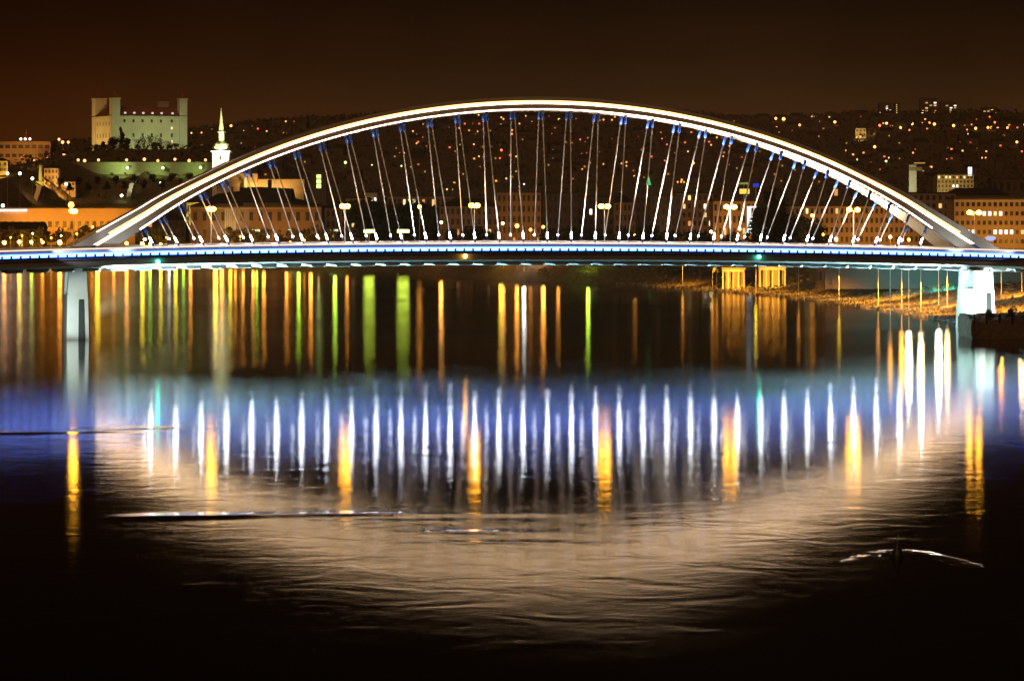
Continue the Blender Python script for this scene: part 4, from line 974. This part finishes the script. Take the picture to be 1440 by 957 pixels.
def house(x, y, k, rz, label, group, wins=()):
    t = thing('hillside_house', label, 'house', (x, y, gz(x, y)), rz, group)
    a, b, d_ = house_meshes(k)
    link('wall', a, t); link('roof', b, t)
    for (wx_, wz_, ww, wh, mt) in wins: window_part(t, wx_, -d_/2-.01, wz_, ww, wh, mt)
    return t
hwin = {}
for k, c in {**CMAP, 'y': (1, .55, .1)}.items():
    for lv, s in (('a', .55), ('b', 1.6)): hwin[k+lv] = emi('house_window', c, s, 'NONE')
nl = 0
for i, tok in enumerate(HL.split()):
    px, py, c, sz = tok.split(','); px, py, sz = float(px), float(py), float(sz)
    D = cast(px, py + 1.2)
    if D is None: continue                     # belongs to a tower block's window
    x = (px-720)/F*D; g0 = gz(x, D); zt = CH+(HY-py)/F*D
    cn = cname[CMAP[c]]
    if i % 4 == 1 and sz < 2.3:               # a house with lit windows
        ww = sz*D/F*.55
        house(x, D+5, i % 3, 0, f'dark hillside house with {cn} lit window, {side(px)}', f'hillside houses with {cn} lit windows {side(px)}', ((0, zt-gz(x, D+5)-ww*.5, ww*1.3, ww, hwin[c+'b']),))
    else:
        col = {'o': (1, .35, .08), 'r': (1, .15, .06), 'y': (1, .52, .16), 'g': (.75, 1, .25), 'w': (1, .95, .85)}[c]
        s = .9 if sz < 1.6 else (2.5 if sz < 2.4 else 4.6)
        r = max(.6, sz*D/F*.6)
        post_lamp(x, D, g0, max(zt-g0, 4.0), r, col, s, f'{"bright" if s > 3 else ("faint" if s < 1 else "small")} {cn} lamp on the dark hillside, {side(px)}', f'{"bright" if s > 3 else ("faint" if s < 1 else "small")} {cn} hillside lamps {side(px)}', 'AUTO' if s > 3 else 'NONE')
base_pts = [tuple(float(q) for q in t_.split(',')[:2]) for t_ in HL.split()]
for i in range(95):
    bx_, by_ = base_pts[rng.randint(len(base_pts))]
    px = bx_ + float(rng.normal()*9); py = by_ + float(rng.normal()*5)
    if px < 430 or py < 166: continue
    D = cast(px, py)
    if D is None or D < 2200: continue
    x = (px-720)/F*D; g0 = gz(x, D)
    cn, cl = (('orange', 'o'), ('red', 'r'), ('yellow', 'y'))[i % 3]
    house(x, D, i % 3, R(rng.uniform(-12, 12)), f'dark hillside house with {cn} lit window, {side(px)}', f'hillside houses with {cn} lit windows {side(px)}', ((float(rng.uniform(-3, 3)), 2.2, 2.2, 1.8, hwin[cl+('b' if i % 2 else 'a')]),))
# unlit and dim houses between them
for i in range(150):
    px = float(rng.uniform(300, 1440)); py = float(rng.uniform(172 if px > 1050 else 180, 262))
    D = cast(px, py)
    if D is None or D < 2250: continue
    x = (px-720)/F*D
    wn = ()
    dim = i % 2 == 0
    if dim: wn = tuple((float(rng.uniform(-3, 3)), float(rng.uniform(1, 4)), 1.6, 1.6, hwin['oa' if i % 4 else 'ya']) for _ in range(1))
    house(x, D, i % 3, R(rng.uniform(-25, 25)), ('dim-windowed' if dim else 'unlit') + f' gabled house on the dark hillside, {side(px)}', ('dim-windowed' if dim else 'unlit') + f' gabled hillside houses {side(px)}', wn)
# tower blocks on the right ridge
for i, (a, b, yt, n, lab) in enumerate(((1236, 1254, 145, 5, 'leftmost dark tower block on the right ridge with scattered red windows'), (1258, 1266, 146, 6, 'narrow tower block with a lit stairwell on the right ridge'), (1294, 1318, 139, 9, 'broadest tower block on the right ridge with many lit windows'), (1323, 1346, 144, 7, 'tower block right of the broadest one on the ridge'), (1382, 1403, 151, 5, 'separate tower block near the right end of the ridge'), (1141, 1151, 160, 4, 'small tower block alone on the ridge above the right arch shoulder'), (1196, 1216, 156, 3, 'low block on the ridge above the yellow-lit house'))):
    D = 4380; uu = D/F
    lit = [(int(rng.randint(1, 7)), int(rng.randint(0, 4)), ('orange', 'warm', 'white')[k % 3]) for k in range(n*2)]
    if i == 1: lit = [(r, 1, 'warm') for r in range(2, 8)]
    block('tower_block', lab, 'tower', a, b, yt, D, 14, M['plaster_dark'], 'flat', 8, 4, lit, False, base=CH+(HY-171)/F*D, wsize=(.6, .5))
D = cast(1210, 195) or 4000
block('lit_villa', 'square yellow floodlit villa on the slope above the right arch', 'house', 1203, 1218, 177, D, 12, M['plaster_ochre'], 'hip', 2, 3, [], True, rise=3)
spot('villa_floodlight', at(1210, 197, D-40), at(1210, 186, D), 90000, (1, .72, .22), 60, .8, .4)
D = cast(420, 223) or 2800
t = thing('lit_arcade', 'row of small orange lights along a wall above the theatre roof', 'wall', at(420, 224, D))
MB().box(-33*D/F, 33*D/F, 0, 2, -7, 1).build('wall', M['plaster_brown'], t)
for k in range(12): MB().ball(((-31+k*5.6)*D/F, -.8, -.2), .7, 6, 4).build('lamp_head', lmat((1, .55, .2), 1.2, 'NONE'), t)
# lamps along the street below the castle
for i, (px, py) in enumerate(((47, 226), (54.5, 226), (64, 226), (75, 227), (81, 222), (90, 217), (88, 200), (96, 200), (110, 225), (119, 226), (138.5, 225), (178, 225), (203, 224), (222, 226), (246, 224), (266, 226), (289, 225), (83, 196))):
    D = 2520 if px < 100 else 2465
    if px > 100: D = 2485
    p = at(px, py, D); g0 = p.z-4.2 if px < 100 else at(px, 229, D).z+.3
    post_lamp(p.x, D, g0, p.z-g0, 1.15 if i % 3 else 1.35, (1, .44, .16), 2.6, 'salmon street lamp in the row ' + ('under the parliament' if px < 100 else 'along the castle wall'), 'salmon street lamps in the row ' + ('under the parliament' if px < 100 else 'along the castle wall'), 'AUTO' if i % 2 else 'NONE')
for i, (px, py, c) in enumerate(((10.6, 244, WHT), (28, 244, WHT), (45.5, 251, (.8, 1, .6)), (93, 259, WHT), (4, 289, WHT), (100, 288, ORANGE))):
    D = 2000 if py < 280 else (1770 if px < 50 else 1745)
    p = at(px, py, D); g0 = min(gz(p.x, D), p.z-4)
    post_lamp(p.x, D, g0, p.z-g0, 1.0 if i < 5 else 1.7, c, 6 if i < 5 else 12, ['white lamp below the amber tower house', 'faint white lamp left of the yellow column', 'greenish lamp at the foot of the yellow column', 'white lamp beside the low orange house', 'white lamp above the eaves of the quay building', 'amber lamp above the roof of the quay building'][i], None)
# woods covering the slopes between the houses
m = MB()
r = np.random.RandomState(4)
for k in range(9000):
    px = r.uniform(-20, 1460); D = r.uniform(2350, 4550)
    x = (px-720)/F*D; z = gz(x, D)
    if z < 9: continue
    for q in range(2):
        c = np.array([x+r.uniform(-6, 6), D+r.uniform(-6, 6), z+r.uniform(0, 5)])
        a = r.normal(size=3); a /= np.linalg.norm(a); b = np.cross(a, r.normal(size=3)); b /= np.linalg.norm(b)
        s = r.uniform(1.2, 3.2)
        m.quad(c-a*s, c-b*s*.8, c+a*s, c+b*s*.8)
tag(m.build('hillside_woods', pbr('woods', (.10, .075, .035), .95, .6, .02)), kind='stuff')

# ------------------------------------------------------------------ river buoy and its wake
p = at(1262, 780, wl(780)); 
by = thing('river_buoy', 'dark cone buoy leaning into the current on the lower right water', 'buoy', (p.x, p.y, 0))
MB().lathe([(.55, -.4), (.62, .15), (.5, .35), (.22, 1.0), (.12, 1.35), (.02, 1.45)], 14).build('float', M['buoy'], by, smooth=True)
MB().tube([(0, 0, 1.3), (.05, 0, 1.75)], .05, 6).build('mast', M['black'], by)
MB().ball((.05, 0, 1.85), .13, 8, 5).build('top_mark', M['black'], by)
def wake(pts, wd, ht):
    m = MB(); rings = []
    for k, (x, y, sc) in enumerate(pts):
        a = pts[max(k-1, 0)]; b = pts[min(k+1, len(pts)-1)]
        d = Vector((b[0]-a[0], b[1]-a[1], 0)).normalized(); n = Vector((-d.y, d.x, 0))
        rings.append([(x+n.x*q*wd*(.6+sc), y+n.y*q*wd*(.6+sc), .012 + ht*sc*math.exp(-(q/.38)**2) - .03*(abs(q) > .95)) for q in np.linspace(-1, 1, 11)])
    m.loft(rings, closed=False)
    o = m.build('wake', M['water'], None, smooth=True)
    return tag(o, kind='stuff')
def wpt(px, py): 
    q = at(px, py, wl(py)); return q.x, q.y
rw = np.random.RandomState(5)
def rough_arm(n, x0, y0, dx_, dy_, pw_, lo):
    out = []
    for t in np.linspace(0, 1, n):
        a = (.25+.75*min(1, t*5))*(lo + (1-lo)*abs(math.sin(t*11+1)))*rw.uniform(.35, 1.15)
        out.append((*wpt(x0 + dx_*t, y0 + dy_*t**pw_ + rw.uniform(-.5, .5)), a*(1 if t < .93 else .3)))
    return out
w1 = rough_arm(34, 1266, 773, 108, 25, 1.5, .35)
w2 = rough_arm(22, 1258, 773, -66, 17, 1.3, .3)
wake(w1, 1.1, .034); wake(w2, 1.0, .034)

# ------------------------------------------------------------------ night haze over river and town
hz = MB().box(-2500, 2600, -300, 7400, -4, 205).build('haze', [])
hm = bpy.data.materials.new('haze'); t_, N_, L_ = nt(hm)
o_ = N_.new('ShaderNodeOutputMaterial'); v_ = N_.new('ShaderNodeVolumePrincipled')
v_.inputs['Color'].default_value = (.95, .62, .36, 1); v_.inputs['Density'].default_value = 2.8e-5
L_.new(v_.outputs[0], o_.inputs['Volume'])
hz.data.materials.append(hm)
tag(hz, kind='stuff')

# ------------------------------------------------------------------ render settings
SC.view_settings.view_transform = 'Standard'
SC.view_settings.look = 'None'
SC.view_settings.exposure = 0
SC.view_settings.gamma = 1
SC.render.engine = 'CYCLES'
SC.cycles.use_denoising = True
SC.cycles.use_light_tree = True
SC.cycles.max_bounces = 5
SC.cycles.diffuse_bounces = 2
SC.cycles.glossy_bounces = 3
SC.cycles.sample_clamp_indirect = 12
SC.cycles.blur_glossy = 0
SC.cycles.caustics_reflective = False
